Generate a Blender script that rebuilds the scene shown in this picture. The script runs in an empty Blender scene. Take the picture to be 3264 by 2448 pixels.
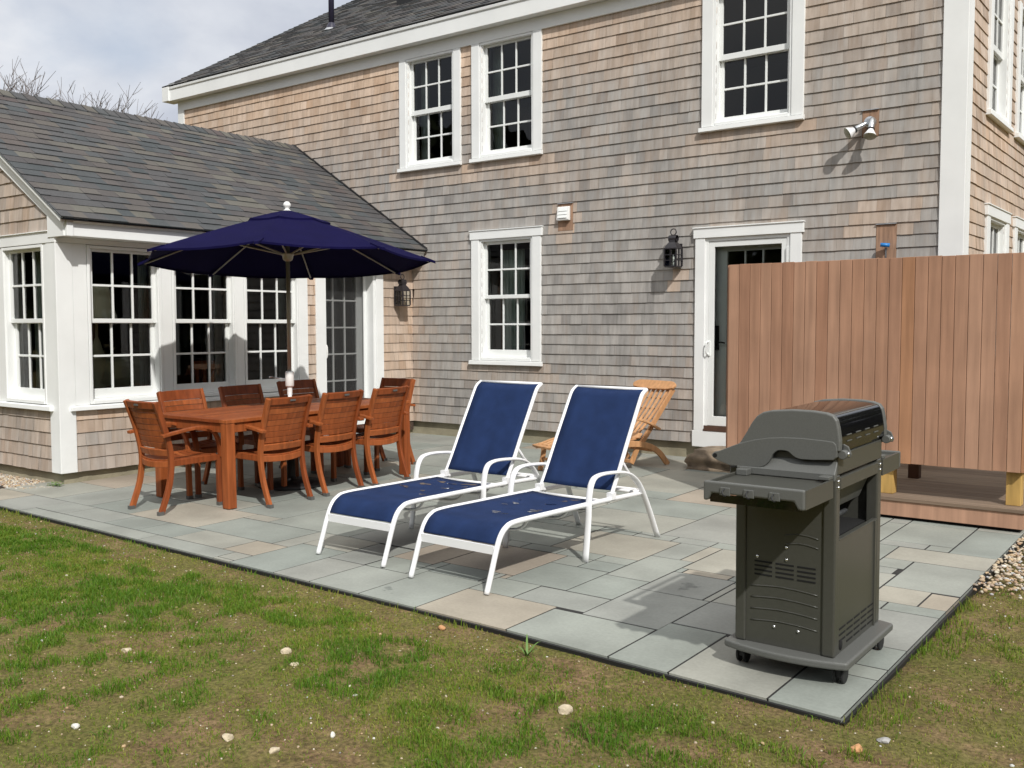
import bpy, math, random
import numpy as np
from mathutils import Vector, Matrix, Euler
random.seed(7); RNG = np.random.default_rng(11)
SC = bpy.context.scene
COL = SC.collection
rad = math.radians
KP, Y0 = 0.0125, 4.2                      # the patio falls away from the house
def pz(y): return KP*(y-Y0)

# ------------------------------------------------------------------ noise
_NG = {}
def vnoise(x, y, seed=0):
    if seed not in _NG: _NG[seed] = np.random.default_rng(100+seed).random((64,64))
    g = _NG[seed]
    x = np.asarray(x, float); y = np.asarray(y, float)
    xi = np.floor(x).astype(int); yi = np.floor(y).astype(int)
    fx = x-xi; fy = y-yi
    fx = fx*fx*(3-2*fx); fy = fy*fy*(3-2*fy)
    a = g[xi%64, yi%64]; b = g[(xi+1)%64, yi%64]; c = g[xi%64, (yi+1)%64]; d = g[(xi+1)%64, (yi+1)%64]
    return (a*(1-fx)+b*fx)*(1-fy)+(c*(1-fx)+d*fx)*fy
def fbm(x, y, seed=0, o=3):
    s = 0; a = 1; t = 0
    for k in range(o):
        s = s+a*vnoise(np.asarray(x)*2**k+17*k, np.asarray(y)*2**k+31*k, seed+k); t += a; a *= .5
    return s/t

# ------------------------------------------------------------------ materials
def nt(m): return m.node_tree.nodes, m.node_tree.links
def mat(name, col, rough=.6, spec=.5, metal=0, noise=0, nscale=8, bump=0, bscale=60, stretch=None, coat=0):
    m = bpy.data.materials.new(name); m.use_nodes = True
    N, L = nt(m); b = N['Principled BSDF']
    b.inputs['Roughness'].default_value = rough; b.inputs['Metallic'].default_value = metal
    b.inputs['Specular IOR Level'].default_value = spec; b.inputs['Coat Weight'].default_value = coat
    b.inputs['Base Color'].default_value = (*col, 1)
    if noise or bump:
        tc = N.new('ShaderNodeTexCoord'); mp = N.new('ShaderNodeMapping')
        L.new(tc.outputs['Object'], mp.inputs['Vector'])
        if stretch: mp.inputs['Scale'].default_value = stretch
    if noise:
        t = N.new('ShaderNodeTexNoise'); t.inputs['Scale'].default_value = nscale; t.inputs['Detail'].default_value = 5
        L.new(mp.outputs[0], t.inputs['Vector'])
        mr = N.new('ShaderNodeMapRange'); mr.inputs['From Min'].default_value = .3; mr.inputs['From Max'].default_value = .7
        mr.inputs['To Min'].default_value = 1-noise; mr.inputs['To Max'].default_value = 1+noise
        L.new(t.outputs['Fac'], mr.inputs['Value'])
        mx = N.new('ShaderNodeMix'); mx.data_type = 'RGBA'; mx.blend_type = 'MULTIPLY'; mx.inputs['Factor'].default_value = 1
        mx.inputs['A'].default_value = (*col, 1); L.new(mr.outputs[0], mx.inputs['B']); L.new(mx.outputs['Result'], b.inputs['Base Color'])
    if bump:
        t2 = N.new('ShaderNodeTexNoise'); t2.inputs['Scale'].default_value = bscale; t2.inputs['Detail'].default_value = 4
        L.new(mp.outputs[0], t2.inputs['Vector'])
        bp = N.new('ShaderNodeBump'); bp.inputs['Strength'].default_value = bump; bp.inputs['Distance'].default_value = .01
        L.new(t2.outputs['Fac'], bp.inputs['Height']); L.new(bp.outputs[0], b.inputs['Normal'])
    return m
def attr_mat(name, stops, rough=.7, attr='rnd', grain=.15, gscale=(40, 40, 3), gs=1.0, bump=.2, spec=.3, blotch=0, tint=None, vcoord='Object'):
    """colour from a per-piece attribute through a ramp, times fine grain; optional second ramp mixed by attribute 'age'"""
    m = bpy.data.materials.new(name); m.use_nodes = True
    N, L = nt(m); b = N['Principled BSDF']; b.inputs['Roughness'].default_value = rough; b.inputs['Specular IOR Level'].default_value = spec
    a = N.new('ShaderNodeAttribute'); a.attribute_name = attr
    def ramp(st, src):
        r = N.new('ShaderNodeValToRGB'); e = r.color_ramp.elements
        while len(e) < len(st): e.new(.5)
        for k, (p, c) in enumerate(st): e[k].position = p; e[k].color = (*c, 1)
        L.new(src, r.inputs['Fac']); return r.outputs['Color']
    col = ramp(stops, a.outputs['Fac'])
    tc = N.new('ShaderNodeTexCoord'); mp = N.new('ShaderNodeMapping'); mp.inputs['Scale'].default_value = gscale
    L.new(tc.outputs[vcoord], mp.inputs['Vector'])
    if tint:
        a2 = N.new('ShaderNodeAttribute'); a2.attribute_name = 'age'
        t3 = N.new('ShaderNodeTexNoise'); t3.inputs['Scale'].default_value = .5; t3.inputs['Detail'].default_value = 6; t3.inputs['Roughness'].default_value = .65
        L.new(mp.outputs[0], t3.inputs['Vector'])
        ad = N.new('ShaderNodeMath'); ad.operation = 'MULTIPLY_ADD'; ad.inputs[1].default_value = .9
        L.new(t3.outputs['Fac'], ad.inputs[0])
        sb = N.new('ShaderNodeMath'); sb.operation = 'SUBTRACT'; sb.inputs[1].default_value = .45; sb.use_clamp = True
        L.new(a2.outputs['Fac'], ad.inputs[2]); L.new(ad.outputs[0], sb.inputs[0])
        mt = N.new('ShaderNodeMix'); mt.data_type = 'RGBA'
        L.new(sb.outputs[0], mt.inputs['Factor']); L.new(col, mt.inputs['A']); L.new(ramp(tint, a.outputs['Fac']), mt.inputs['B'])
        col = mt.outputs['Result']
    t = N.new('ShaderNodeTexNoise'); t.inputs['Scale'].default_value = gs; t.inputs['Detail'].default_value = 5
    L.new(mp.outputs[0], t.inputs['Vector'])
    mr = N.new('ShaderNodeMapRange'); mr.inputs['From Min'].default_value = .3; mr.inputs['From Max'].default_value = .7
    mr.inputs['To Min'].default_value = 1-grain; mr.inputs['To Max'].default_value = 1+grain
    L.new(t.outputs['Fac'], mr.inputs['Value'])
    mx = N.new('ShaderNodeMix'); mx.data_type = 'RGBA'; mx.blend_type = 'MULTIPLY'; mx.inputs['Factor'].default_value = 1
    L.new(col, mx.inputs['A']); L.new(mr.outputs[0], mx.inputs['B']); col = mx.outputs['Result']
    if blotch:
        t4 = N.new('ShaderNodeTexNoise'); t4.inputs['Scale'].default_value = 2.3; t4.inputs['Detail'].default_value = 6; L.new(tc.outputs[vcoord], t4.inputs['Vector'])
        m4 = N.new('ShaderNodeMapRange'); m4.inputs['From Min'].default_value = .35; m4.inputs['From Max'].default_value = .65
        m4.inputs['To Min'].default_value = 1-blotch; m4.inputs['To Max'].default_value = 1+blotch; L.new(t4.outputs['Fac'], m4.inputs['Value'])
        mx2 = N.new('ShaderNodeMix'); mx2.data_type = 'RGBA'; mx2.blend_type = 'MULTIPLY'; mx2.inputs['Factor'].default_value = 1
        L.new(col, mx2.inputs['A']); L.new(m4.outputs[0], mx2.inputs['B']); col = mx2.outputs['Result']
    L.new(col, b.inputs['Base Color'])
    if bump:
        bp = N.new('ShaderNodeBump'); bp.inputs['Strength'].default_value = bump; bp.inputs['Distance'].default_value = .01
        L.new(t.outputs['Fac'], bp.inputs['Height']); L.new(bp.outputs[0], b.inputs['Normal'])
    return m
M = {}
M['trim'] = mat('white_trim_paint', (.83,.84,.83), .45, noise=.035, nscale=3)
M['sash'] = mat('white_sash_paint', (.80,.815,.80), .35, noise=.02, nscale=5)
M['wall'] = attr_mat('cedar_shingle', [(0,(.50,.35,.245)),(.5,(.58,.435,.325)),(1,(.655,.505,.395))], .85, grain=.16, gscale=(26,26,3.2), bump=.35, spec=.15,
    tint=[(0,(.262,.248,.236)),(.35,(.312,.297,.281)),(.7,(.366,.345,.323)),(1,(.332,.321,.306))], blotch=.07)
M['under'] = mat('shingle_gap', (.07,.045,.032), .95, noise=.3, nscale=20)
M['roof'] = attr_mat('asphalt_shingle', [(0,(.066,.074,.078)),(.25,(.088,.089,.092)),(.5,(.078,.074,.075)),(.74,(.102,.092,.088)),(.9,(.124,.119,.104)),(1,(.092,.076,.075))], .95, grain=.32, gscale=(1,1,1), gs=170, bump=.5, spec=.15, blotch=.07)
M['stone'] = attr_mat('bluestone', [(0,(.235,.256,.232)),(.3,(.272,.286,.255)),(.55,(.254,.260,.240)),(.74,(.300,.298,.258)),(.9,(.335,.298,.240)),(1,(.315,.265,.215))], .62, grain=.06, gscale=(1,1,1), gs=55, bump=.09, spec=.35, blotch=.13)
M['joint'] = mat('joint_dust', (.020,.019,.018), .95, noise=.3, nscale=30)
M['edge_strip'] = mat('black_edge_strip', (.012,.012,.012), .6)
M['concrete'] = mat('foundation_concrete', (.30,.27,.19), .9, noise=.28, nscale=3, bump=.4, bscale=35)
M['euca'] = attr_mat('oiled_hardwood', [(0,(.21,.050,.0135)),(.5,(.265,.067,.018)),(1,(.325,.091,.026))], .50, grain=.26, gscale=(30,30,3), bump=.08, spec=.3, attr='rnd')
M['teak'] = attr_mat('pale_teak', [(0,(.46,.235,.105)),(.5,(.53,.285,.135)),(1,(.59,.335,.17))], .55, grain=.18, gscale=(28,28,3), bump=.08, spec=.35)
M['foot'] = mat('grey_glide', (.10,.10,.095), .5)
M['white_metal'] = mat('white_powder_coat', (.82,.82,.83), .28, coat=.2)
M['sling'] = mat('navy_sling', (.0125,.0275,.085), .8, spec=.14, noise=.16, nscale=9, bump=.35, bscale=420)
M['canvas'] = mat('navy_canvas', (.0066,.0056,.038), .95, spec=.05, noise=.1, nscale=5, bump=.25, bscale=500)
M['bronze'] = mat('champagne_aluminium', (.33,.31,.26), .4, metal=.35)
M['white_plastic'] = mat('white_plastic', (.82,.82,.80), .35)
M['cedar'] = attr_mat('fence_cedar', [(0,(.335,.174,.108)),(.3,(.39,.226,.150)),(.55,(.36,.196,.124)),(.8,(.42,.246,.165)),(1,(.375,.185,.095))], .7, grain=.15, gscale=(24,24,1.6), bump=.15, spec=.2, blotch=.07)
M['deck'] = attr_mat('ipe_deck', [(0,(.17,.12,.085)),(1,(.235,.175,.125))], .7, grain=.2, gscale=(2,30,30), bump=.2, spec=.2)
M['pine'] = mat('pine_post', (.50,.315,.095), .65, noise=.25, nscale=2, stretch=(12,12,1.2))
M['brownpost'] = mat('dark_stained_post', (.09,.045,.028), .7, noise=.2, nscale=6)
M['grill'] = mat('charcoal_enamel', (.058,.058,.050), .33, spec=.55, noise=.05, nscale=60, bump=.05, bscale=300)
M['grill_cast'] = mat('grey_cast_metal', (.105,.107,.10), .5, spec=.5, noise=.08, nscale=200, bump=.12, bscale=350)
M['black_gloss'] = mat('black_enamel', (.006,.006,.007), .07, spec=.6)
M['black'] = mat('matt_black', (.012,.012,.013), .6)
M['iron'] = mat('dark_iron', (.02,.017,.02), .42, spec=.6, bump=.2, bscale=80)
M['steel'] = mat('galvanised_steel', (.62,.64,.66), .28, metal=.9)
M['screw'] = mat('bright_screw', (.75,.75,.75), .2, metal=1)
M['slot'] = mat('slot_dark', (.004,.004,.004), .9)
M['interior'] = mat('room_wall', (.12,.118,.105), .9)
M['curtain'] = mat('pale_curtain', (.46,.53,.49), .9, noise=.2, nscale=1.5, stretch=(30,30,.6))
M['shade'] = mat('cream_lampshade', (.80,.78,.58), .8)
M['sofa'] = mat('sofa_fabric', (.34,.35,.24), .9)
M['blue'] = mat('blue_plastic', (.02,.20,.55), .4)
M['rust_block'] = mat('cedar_block', (.33,.20,.13), .8, noise=.25, nscale=5, stretch=(8,8,1))
M['rock'] = mat('rough_granite', (.22,.17,.12), .92, noise=.4, nscale=9, bump=1.0, bscale=14)
M['pale_stone'] = mat('pale_stone', (.50,.42,.30), .85, noise=.2, nscale=25, bump=.5, bscale=60)
M['white_stone'] = mat('white_stone', (.62,.60,.54), .8, noise=.15, nscale=25, bump=.4, bscale=60)
M['rust_stone'] = mat('rusty_stone', (.46,.24,.11), .85, noise=.25, nscale=25, bump=.4, bscale=60)
M['grey_stone'] = mat('grey_stone', (.34,.33,.32), .85, noise=.2, nscale=25, bump=.4, bscale=60)
M['gravel'] = attr_mat('gravel', [(0,(.23,.225,.22)),(.2,(.43,.30,.17)),(.4,(.47,.39,.28)),(.6,(.53,.49,.40)),(.8,(.35,.22,.13)),(.92,(.35,.36,.37)),(1,(.62,.60,.55))], .8, grain=.2, gscale=(1,1,1), gs=90, bump=.2)
M['bark'] = mat('grey_bark', (.16,.14,.135), .9, noise=.3, nscale=4)
M['lead'] = mat('lead_flashing', (.45,.46,.48), .5, metal=.5)
M['weed'] = mat('weed_leaf', (.10,.19,.035), .6)
def glass_mat():
    m = bpy.data.materials.new('window_glass'); m.use_nodes = True
    N, L = nt(m); N.remove(N['Principled BSDF'])
    tr = N.new('ShaderNodeBsdfTransparent'); tr.inputs['Color'].default_value = (.86,.90,.88,1)
    gl = N.new('ShaderNodeBsdfGlossy'); gl.inputs['Roughness'].default_value = .015
    fr = N.new('ShaderNodeFresnel'); fr.inputs['IOR'].default_value = 1.52
    mx = N.new('ShaderNodeMixShader')
    L.new(fr.outputs[0], mx.inputs['Fac']); L.new(tr.outputs[0], mx.inputs[1]); L.new(gl.outputs[0], mx.inputs[2])
    L.new(mx.outputs[0], N['Material Output'].inputs['Surface']); return m
M['glass'] = glass_mat()
def screen_mat():
    m = bpy.data.materials.new('insect_mesh'); m.use_nodes = True
    N, L = nt(m); b = N['Principled BSDF']; b.inputs['Base Color'].default_value = (.045,.045,.045,1); b.inputs['Roughness'].default_value = .6
    tr = N.new('ShaderNodeBsdfTransparent'); mx = N.new('ShaderNodeMixShader'); mx.inputs['Fac'].default_value = .48
    L.new(tr.outputs[0], mx.inputs[1]); L.new(b.outputs[0], mx.inputs[2]); L.new(mx.outputs[0], N['Material Output'].inputs['Surface']); return m
M['screen'] = screen_mat()

# ------------------------------------------------------------------ mesh helper
class MB:
    def __init__(s): s.v = []; s.f = []; s.r = []; s.a = []; s.sm = []
    def add(s, vs, fs, rnd=None, age=.5, smooth=False):
        o = len(s.v); s.v.extend([tuple(p) for p in vs]); rnd = random.random() if rnd is None else rnd
        for f in fs: s.f.append([o+i for i in f]); s.r.append(rnd); s.a.append(age); s.sm.append(smooth)
    def box(s, x0, x1, y0, y1, z0, z1, rnd=None, X=None):
        if x0 > x1: x0, x1 = x1, x0
        if y0 > y1: y0, y1 = y1, y0
        if z0 > z1: z0, z1 = z1, z0
        vs = [(x0,y0,z0),(x1,y0,z0),(x1,y1,z0),(x0,y1,z0),(x0,y0,z1),(x1,y0,z1),(x1,y1,z1),(x0,y1,z1)]
        if X: vs = [X(*p) for p in vs]
        s.add(vs, [(0,3,2,1),(4,5,6,7),(0,1,5,4),(1,2,6,5),(2,3,7,6),(3,0,4,7)], rnd)
    def bar(s, p, q, w, h, up=(0,0,1), rnd=None):
        p = Vector(p); q = Vector(q); d = (q-p).normalized(); up = Vector(up)
        x = d.cross(up).normalized(); u = x.cross(d)
        vs = []
        for c in (p, q):
            for a, b in ((-1,-1),(1,-1),(1,1),(-1,1)): vs.append(c+x*a*w/2+u*b*h/2)
        s.add(vs, [(0,1,2,3),(7,6,5,4),(0,4,5,1),(1,5,6,2),(2,6,7,3),(3,7,4,0)], rnd)
    def tube(s, pts, r, n=10, ry=None, up=(1,0,0), cap=True, rnd=None, smooth=True):
        """sweep an ellipse (r along 'side', ry along the other) or, with n=4, a rectangular section"""
        pts = [Vector(p) for p in pts]; rr = r if isinstance(r, (list, tuple)) else [r]*len(pts)
        vs = []; fs = []; up = Vector(up)
        for i, p in enumerate(pts):
            d = (pts[min(i+1, len(pts)-1)]-pts[max(i-1, 0)]).normalized()
            a = up-d*up.dot(d)
            if a.length < 1e-4: a = Vector((0,1,0))-d*d.y
            a.normalize(); b = d.cross(a)
            for k in range(n):
                t = 2*math.pi*(k+.5)/n; q = 1.41421 if n == 4 else 1
                vs.append(p+a*math.cos(t)*rr[i]*q+b*math.sin(t)*(rr[i] if ry is None else ry)*q)
        for i in range(len(pts)-1):
            for k in range(n):
                fs.append((i*n+k, i*n+(k+1)%n, (i+1)*n+(k+1)%n, (i+1)*n+k))
        s.add(vs, fs, rnd, smooth=smooth and n > 4)
        if cap:
            o = len(s.v)-len(vs); rv = s.r[-1]
            for f in ([o+k for k in range(n)][::-1], [o+(len(pts)-1)*n+k for k in range(n)]):
                s.f.append(f); s.r.append(rv); s.a.append(.5); s.sm.append(False)
    def lathe(s, prof, c=(0,0,0), n=20, X=None, rnd=None, smooth=True):
        vs = []; fs = []
        for (r, z) in prof:
            for k in range(n):
                t = 2*math.pi*k/n; p = (c[0]+r*math.cos(t), c[1]+r*math.sin(t), c[2]+z); vs.append(X(*p) if X else p)
        for i in range(len(prof)-1):
            for k in range(n): fs.append((i*n+k, i*n+(k+1)%n, (i+1)*n+(k+1)%n, (i+1)*n+k))
        s.add(vs, fs, rnd, smooth=smooth)
    def prism(s, poly, a0, a1, X, rnd=None):
        """2D outline (p,q) pushed along a third axis from a0 to a1; X(p,q,a) gives the point"""
        n = len(poly); vs = [X(p, q, a0) for p, q in poly]+[X(p, q, a1) for p, q in poly]
        s.add(vs, [list(range(n))[::-1], list(range(n, 2*n))]+[(i, (i+1)%n, n+(i+1)%n, n+i) for i in range(n)], rnd)
    def build(s, name, m, parent=None, bevel=0, fixn=True, seg=2):
        me = bpy.data.meshes.new(name); me.from_pydata(s.v, [], s.f); me.update()
        a = me.attributes.new('rnd', 'FLOAT', 'FACE'); a.data.foreach_set('value', s.r)
        a = me.attributes.new('age', 'FLOAT', 'FACE'); a.data.foreach_set('value', s.a)
        me.polygons.foreach_set('use_smooth', s.sm)
        if fixn:
            import bmesh
            bm = bmesh.new(); bm.from_mesh(me); bmesh.ops.recalc_face_normals(bm, faces=bm.faces[:]); bm.to_mesh(me); bm.free()
        me.materials.append(m)
        o = bpy.data.objects.new(name, me); COL.objects.link(o)
        if parent: o.parent = parent
        if bevel:
            md = o.modifiers.new('bevel', 'BEVEL'); md.width = bevel; md.segments = seg; md.limit_method = 'ANGLE'; md.angle_limit = rad(40); md.harden_normals = False
        return o
def sp(pts, n=6):
    """Catmull-Rom through the points"""
    P = [Vector(p) for p in pts]; P = [P[0]*2-P[1]]+P+[P[-1]*2-P[-2]]; out = []
    for i in range(1, len(P)-2):
        for k in range(n):
            t = k/n; a, b, c, d = P[i-1:i+3]
            out.append(.5*((2*b)+(c-a)*t+(2*a-5*b+4*c-d)*t*t+(3*b-a-3*c+d)*t**3))
    out.append(P[-2]); return out
def empty(name, label, cat, loc=(0,0,0), rz=0, group=None, tilt=True):
    o = bpy.data.objects.new(name, None); COL.objects.link(o); o.empty_display_size = .2
    if label: o['label'] = label
    if cat: o['category'] = cat
    if group: o['group'] = group
    place(o, loc, rz, tilt); return o
def place(o, loc, rz=0, tilt=True):
    R = Matrix.Rotation(rz, 3, 'Z')
    if tilt: R = Matrix.Rotation(math.atan(KP), 3, 'X') @ R
    o.location = loc; o.rotation_euler = R.to_euler()
def tag(o, label, cat, group=None, kind=None):
    if label: o['label'] = label
    if cat: o['category'] = cat
    if group: o['group'] = group
    if kind: o['kind'] = kind
    return o
def copy_tree(o, parent=None):
    c = o.copy(); COL.objects.link(c); c.parent = parent
    for ch in list(o.children): copy_tree(ch, c)
    return c
class Fr:
    """a wall's frame: u along it, z up, n out of it"""
    def __init__(s, o, u, n): s.o = Vector(o); s.u = Vector(u); s.n = Vector(n)
    def __call__(s, u, n, z): return s.o+s.u*u+s.n*n+Vector((0,0,z))
FM = Fr((0,9.68,0), (1,0,0), (0,-1,0))      # main rear wall, u = x
FS = Fr((-8.985,0,0), (0,1,0), (1,0,0))     # sunroom side wall, u = y
FG = Fr((0,4.76,0), (1,0,0), (0,-1,0))      # sunroom gable, u = x
FE = Fr((-2.11,0,0), (0,1,0), (1,0,0))      # right end wall, u = y
def fbox(mb, F, u0, u1, n0, n1, z0, z1, rnd=None): mb.box(u0, u1, n0, n1, z0, z1, rnd, X=F)

# ------------------------------------------------------------------ house
house = empty('house', 'two storey shingled house with white trim and a low gabled sunroom wing', 'house', (0,0,0), tilt=False)

def clip(poly, halfs):
    """poly: list of (u,z); halfs: (a,b,c) keep a*u+b*z<=c"""
    for a, b, c in halfs:
        out = []
        for i in range(len(poly)):
            p, q = poly[i], poly[(i+1)%len(poly)]
            dp, dq = a*p[0]+b*p[1]-c, a*q[0]+b*q[1]-c
            if dp <= 0: out.append(p)
            if dp*dq < 0:
                t = dp/(dp-dq); out.append((p[0]+(q[0]-p[0])*t, p[1]+(q[1]-p[1])*t))
        poly = out
        if len(poly) < 3: return []
    return poly
def shingle_wall(name, F, u0, u1, zs, openings, age, halfs=(), wmin=.075, wmax=.19, back=True, skip=None):
    mb = MB()
    for ci in range(len(zs)-1):
        z0, z1 = zs[ci], zs[ci+1]; dz = (random.random()-.5)*.003
        cuts = [(a, b, c, d) for a, b, c, d in openings if c < z1-.001 and d > z0+.001]
        u = u0-random.random()*.1; wav = random.random()*9
        while u < u1:
            w = random.uniform(wmin, wmax); w = w if random.random() < .9 else w*.6
            segs = [(max(u, u0), min(u+w-.0012, u1), z0, z1+.006)]
            for a, b, c, d in cuts:
                ns = []
                for s0, s1, e0, e1 in segs:
                    if s1 <= a or s0 >= b: ns.append((s0, s1, e0, e1)); continue
                    if s0 < a: ns.append((s0, a, e0, e1))
                    if s1 > b: ns.append((b, s1, e0, e1))
                    m0, m1 = max(s0, a), min(s1, b)
                    if d < e1-.012: ns.append((m0, m1, max(e0, d), e1))
                    if c > e0+.012: ns.append((m0, m1, e0, min(e1, c)))
                segs = ns
            rn = min(1, max(0, random.gauss(.5, .24))); nb = .0165+random.uniform(-.001,.0025); dzz = dz+random.uniform(-.0018,.0018)+.004*(fbm(u*1.3+wav, ci*.7, 40, 2)-.5)
            for s0, s1, e0, e1 in segs:
                if s1-s0 < .006: continue
                if skip and skip((s0+s1)/2, (e0+e1)/2): continue
                pl = clip([(s0,e0),(s1,e0),(s1,e1),(s0,e1)], halfs)
                if not pl: continue
                ag = min(1, max(0, float(age((s0+s1)/2, (e0+e1)/2))+random.gauss(0,.055)))
                def nn(z): return nb-(nb-.006)*(z-z0)/(z1-z0+.006)
                vs = [F(p[0], nn(p[1]), p[1]+dzz) for p in pl]
                mb.add(vs, [list(range(len(vs)))], rn, ag)
                lo = [p for p in pl if abs(p[1]-e0) < 1e-6]
                if len(lo) == 2 and abs(e0-z0) < 1e-6:
                    a_, b_ = min(lo), max(lo)
                    mb.add([F(a_[0],nb,z0+dzz),F(b_[0],nb,z0+dzz),F(b_[0],.0,z0+dzz),F(a_[0],.0,z0+dzz)], [(0,1,2,3)], rn, ag)
            u += w
    o = mb.build(name, M['wall'], house, fixn=False)
    return o
def sheet(name, F, u0, u1, z0, z1, openings, n, m, parent, thick=0, ztop=None):
    """flat wall sheet with rectangular holes"""
    us = sorted({u0, u1, *[min(max(x, u0), u1) for o in openings for x in o[:2]]}); zz = sorted({z0, z1, *[min(max(x, z0), z1) for o in openings for x in o[2:]]})
    mb = MB()
    for i in range(len(us)-1):
        for j in range(len(zz)-1):
            cu, cz = (us[i]+us[i+1])/2, (zz[j]+zz[j+1])/2
            if any(a < cu < b and c < cz < d for a, b, c, d in openings): continue
            mb.add([F(us[i],n,zz[j]),F(us[i+1],n,zz[j]),F(us[i+1],n,zz[j+1]),F(us[i],n,zz[j+1])], [(0,1,2,3)])
    return mb.build(name, m, parent, fixn=False)

def window(F, uc, gw, zl0, zl1, zu0, zu1, zf0, zf1, casing=None, sill=None, head=None, nj=-.005, jamb=.09):
    """double-hung six-over-six: glass width gw; lower glass zl, upper glass zu; frame zf0..zf1"""
    fw = gw/2+.082                                   # half width of the frame
    mb = MB()
    jd = -.15
    for sgn in (-1, 1):                               # jambs: brick mould step, then jamb
        fbox(mb, F, uc+sgn*fw, uc+sgn*(fw-.028), jd, .026, zf0, zf1)
        fbox(mb, F, uc+sgn*(fw-.028), uc+sgn*(fw-.040), jd, .012, zf0, zf1-.028)
    fbox(mb, F, uc-fw+.028, uc+fw-.028, jd, .026, zf1-.028, zf1)
    fbox(mb, F, uc-fw+.028, uc+fw-.028, jd, .034, zf0, zf0+.03)
    fbox(mb, F, uc-fw+.040, uc+fw-.040, jd, .012, zf0+.03, zf0+.045)
    w = mb.build('window', M['trim'], house, bevel=.003)
    def sash(z0, z1, nf, bot, top):
        s = MB(); hw = gw/2
        for sg in (-1, 1): fbox(s, F, uc+sg*(hw+.042), uc+sg*hw, nf-.035, nf, z0-bot, z1+top)
        fbox(s, F, uc-hw, uc+hw, nf-.035, nf, z1, z1+top); fbox(s, F, uc-hw, uc+hw, nf-.035, nf, z0-bot, z0)
        for k in (1, 2):
            u = uc-hw+gw*k/3; fbox(s, F, u-.011, u+.011, nf-.028, nf-.004, z0, z1)
        zm = (z0+z1)/2
        for k in range(3):
            a = uc-hw+gw*k/3+(.011 if k else 0); b = uc-hw+gw*(k+1)/3-(.011 if k < 2 else 0)
            fbox(s, F, a, b, nf-.028, nf-.004, zm-.011, zm+.011)
        s.build('sash', M['sash'], w, bevel=.003)
        g = MB(); g.add([F(uc-hw,nf-.018,z0),F(uc+hw,nf-.018,z0),F(uc+hw,nf-.018,z1),F(uc-hw,nf-.018,z1)], [(0,1,2,3)]); g.build('pane', M['glass'], w, fixn=False)
    sash(zu0, zu1, -.030, zu0-zl1-.004, max(.02, zf1-.028-zu1-.002))
    sash(zl0, zl1, -.070, max(.03, zl0-zf0-.046), .036)
    if casing:
        c = MB(); ci, co, cz0, cz1 = casing           # inner half width, outer half width, z range
        for sg in (-1, 1):
            c = MB(); fbox(c, F, uc+sg*ci, uc+sg*co, -.01, .038, cz0, cz1); c.build('casing', M['trim'], w, bevel=.003)
        c = MB()
        if head:
            fbox(c, F, uc-co-.02, uc+co+.02, -.01, .046, head[0], head[1]-.012); fbox(c, F, uc-co-.028, uc+co+.028, -.01, .056, head[1]-.012, head[1])
            if head[0]-cz1 > .002: pass
        elif cz1-zf1 > .004: fbox(c, F, uc-ci, uc+ci, -.01, .036, zf1+.001, cz1)
        if c.v: c.build('head_casing', M['trim'], w, bevel=.003)
    if sill:
        s_ = MB(); s_.prism([(-.01,sill[2]),(-.01,sill[3]),(.058,sill[3]-.008),(.062,sill[2]+.004),(.05,sill[2])], sill[0], sill[1], lambda p, q, a: F(a, p, q))
        s_.build('sill', M['trim'], w, bevel=.002)
    return (uc-fw+.002, uc+fw-.002, zf0+.002, zf1-.002)

# ---- windows of the main rear wall
opsM = []
for uc, gw, co in ((-8.635,.67,.535), (-7.372,.67,.543), (-4.168,.70,.558)):
    opsM.append(window(FM, uc, gw, 3.745, 4.33, 4.395, 5.01, 3.647, 5.068, casing=(gw/2+.083, co, 3.647, 5.069), sill=(uc-co-.025, uc+co+.008, 3.592, 3.647)))
opsM.append(window(FM, -7.385, .67, 1.225, 1.868, 1.918, 2.553, 1.09, 2.62, casing=(.418, .543, 1.09, 2.62), sill=(-7.96, -6.825, 1.033, 1.09), head=(2.621, 2.737)))
# ---- sunroom side and gable
opsS = []
for uc in (5.455, 6.385, 7.30):
    opsS.append(window(FS, uc, .645, .910, 1.557, 1.603, 2.257, .768, 2.312))
opsG = []
for uc in (-9.603, -10.60):
    opsG.append(window(FG, uc, .645, .910, 1.557, 1.603, 2.257, .775, 2.312))
opsE = []
for uc in (11.10, 12.56):
    opsE.append(window(FE, uc, .70, 3.745, 4.33, 4.395, 5.01, 3.647, 5.068, casing=(.433, .565, 3.647, 5.069), sill=(uc-.585, uc+.585, 3.592, 3.647)))
for uc in (11.17, 12.63):
    opsE.append(window(FE, uc, .66, 1.225, 1.868, 1.918, 2.553, 1.09, 2.62, casing=(.413, .565, 1.09, 2.62), sill=(uc-.585, uc+.585, 1.033, 1.09), head=(2.621, 2.737)))

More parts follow.
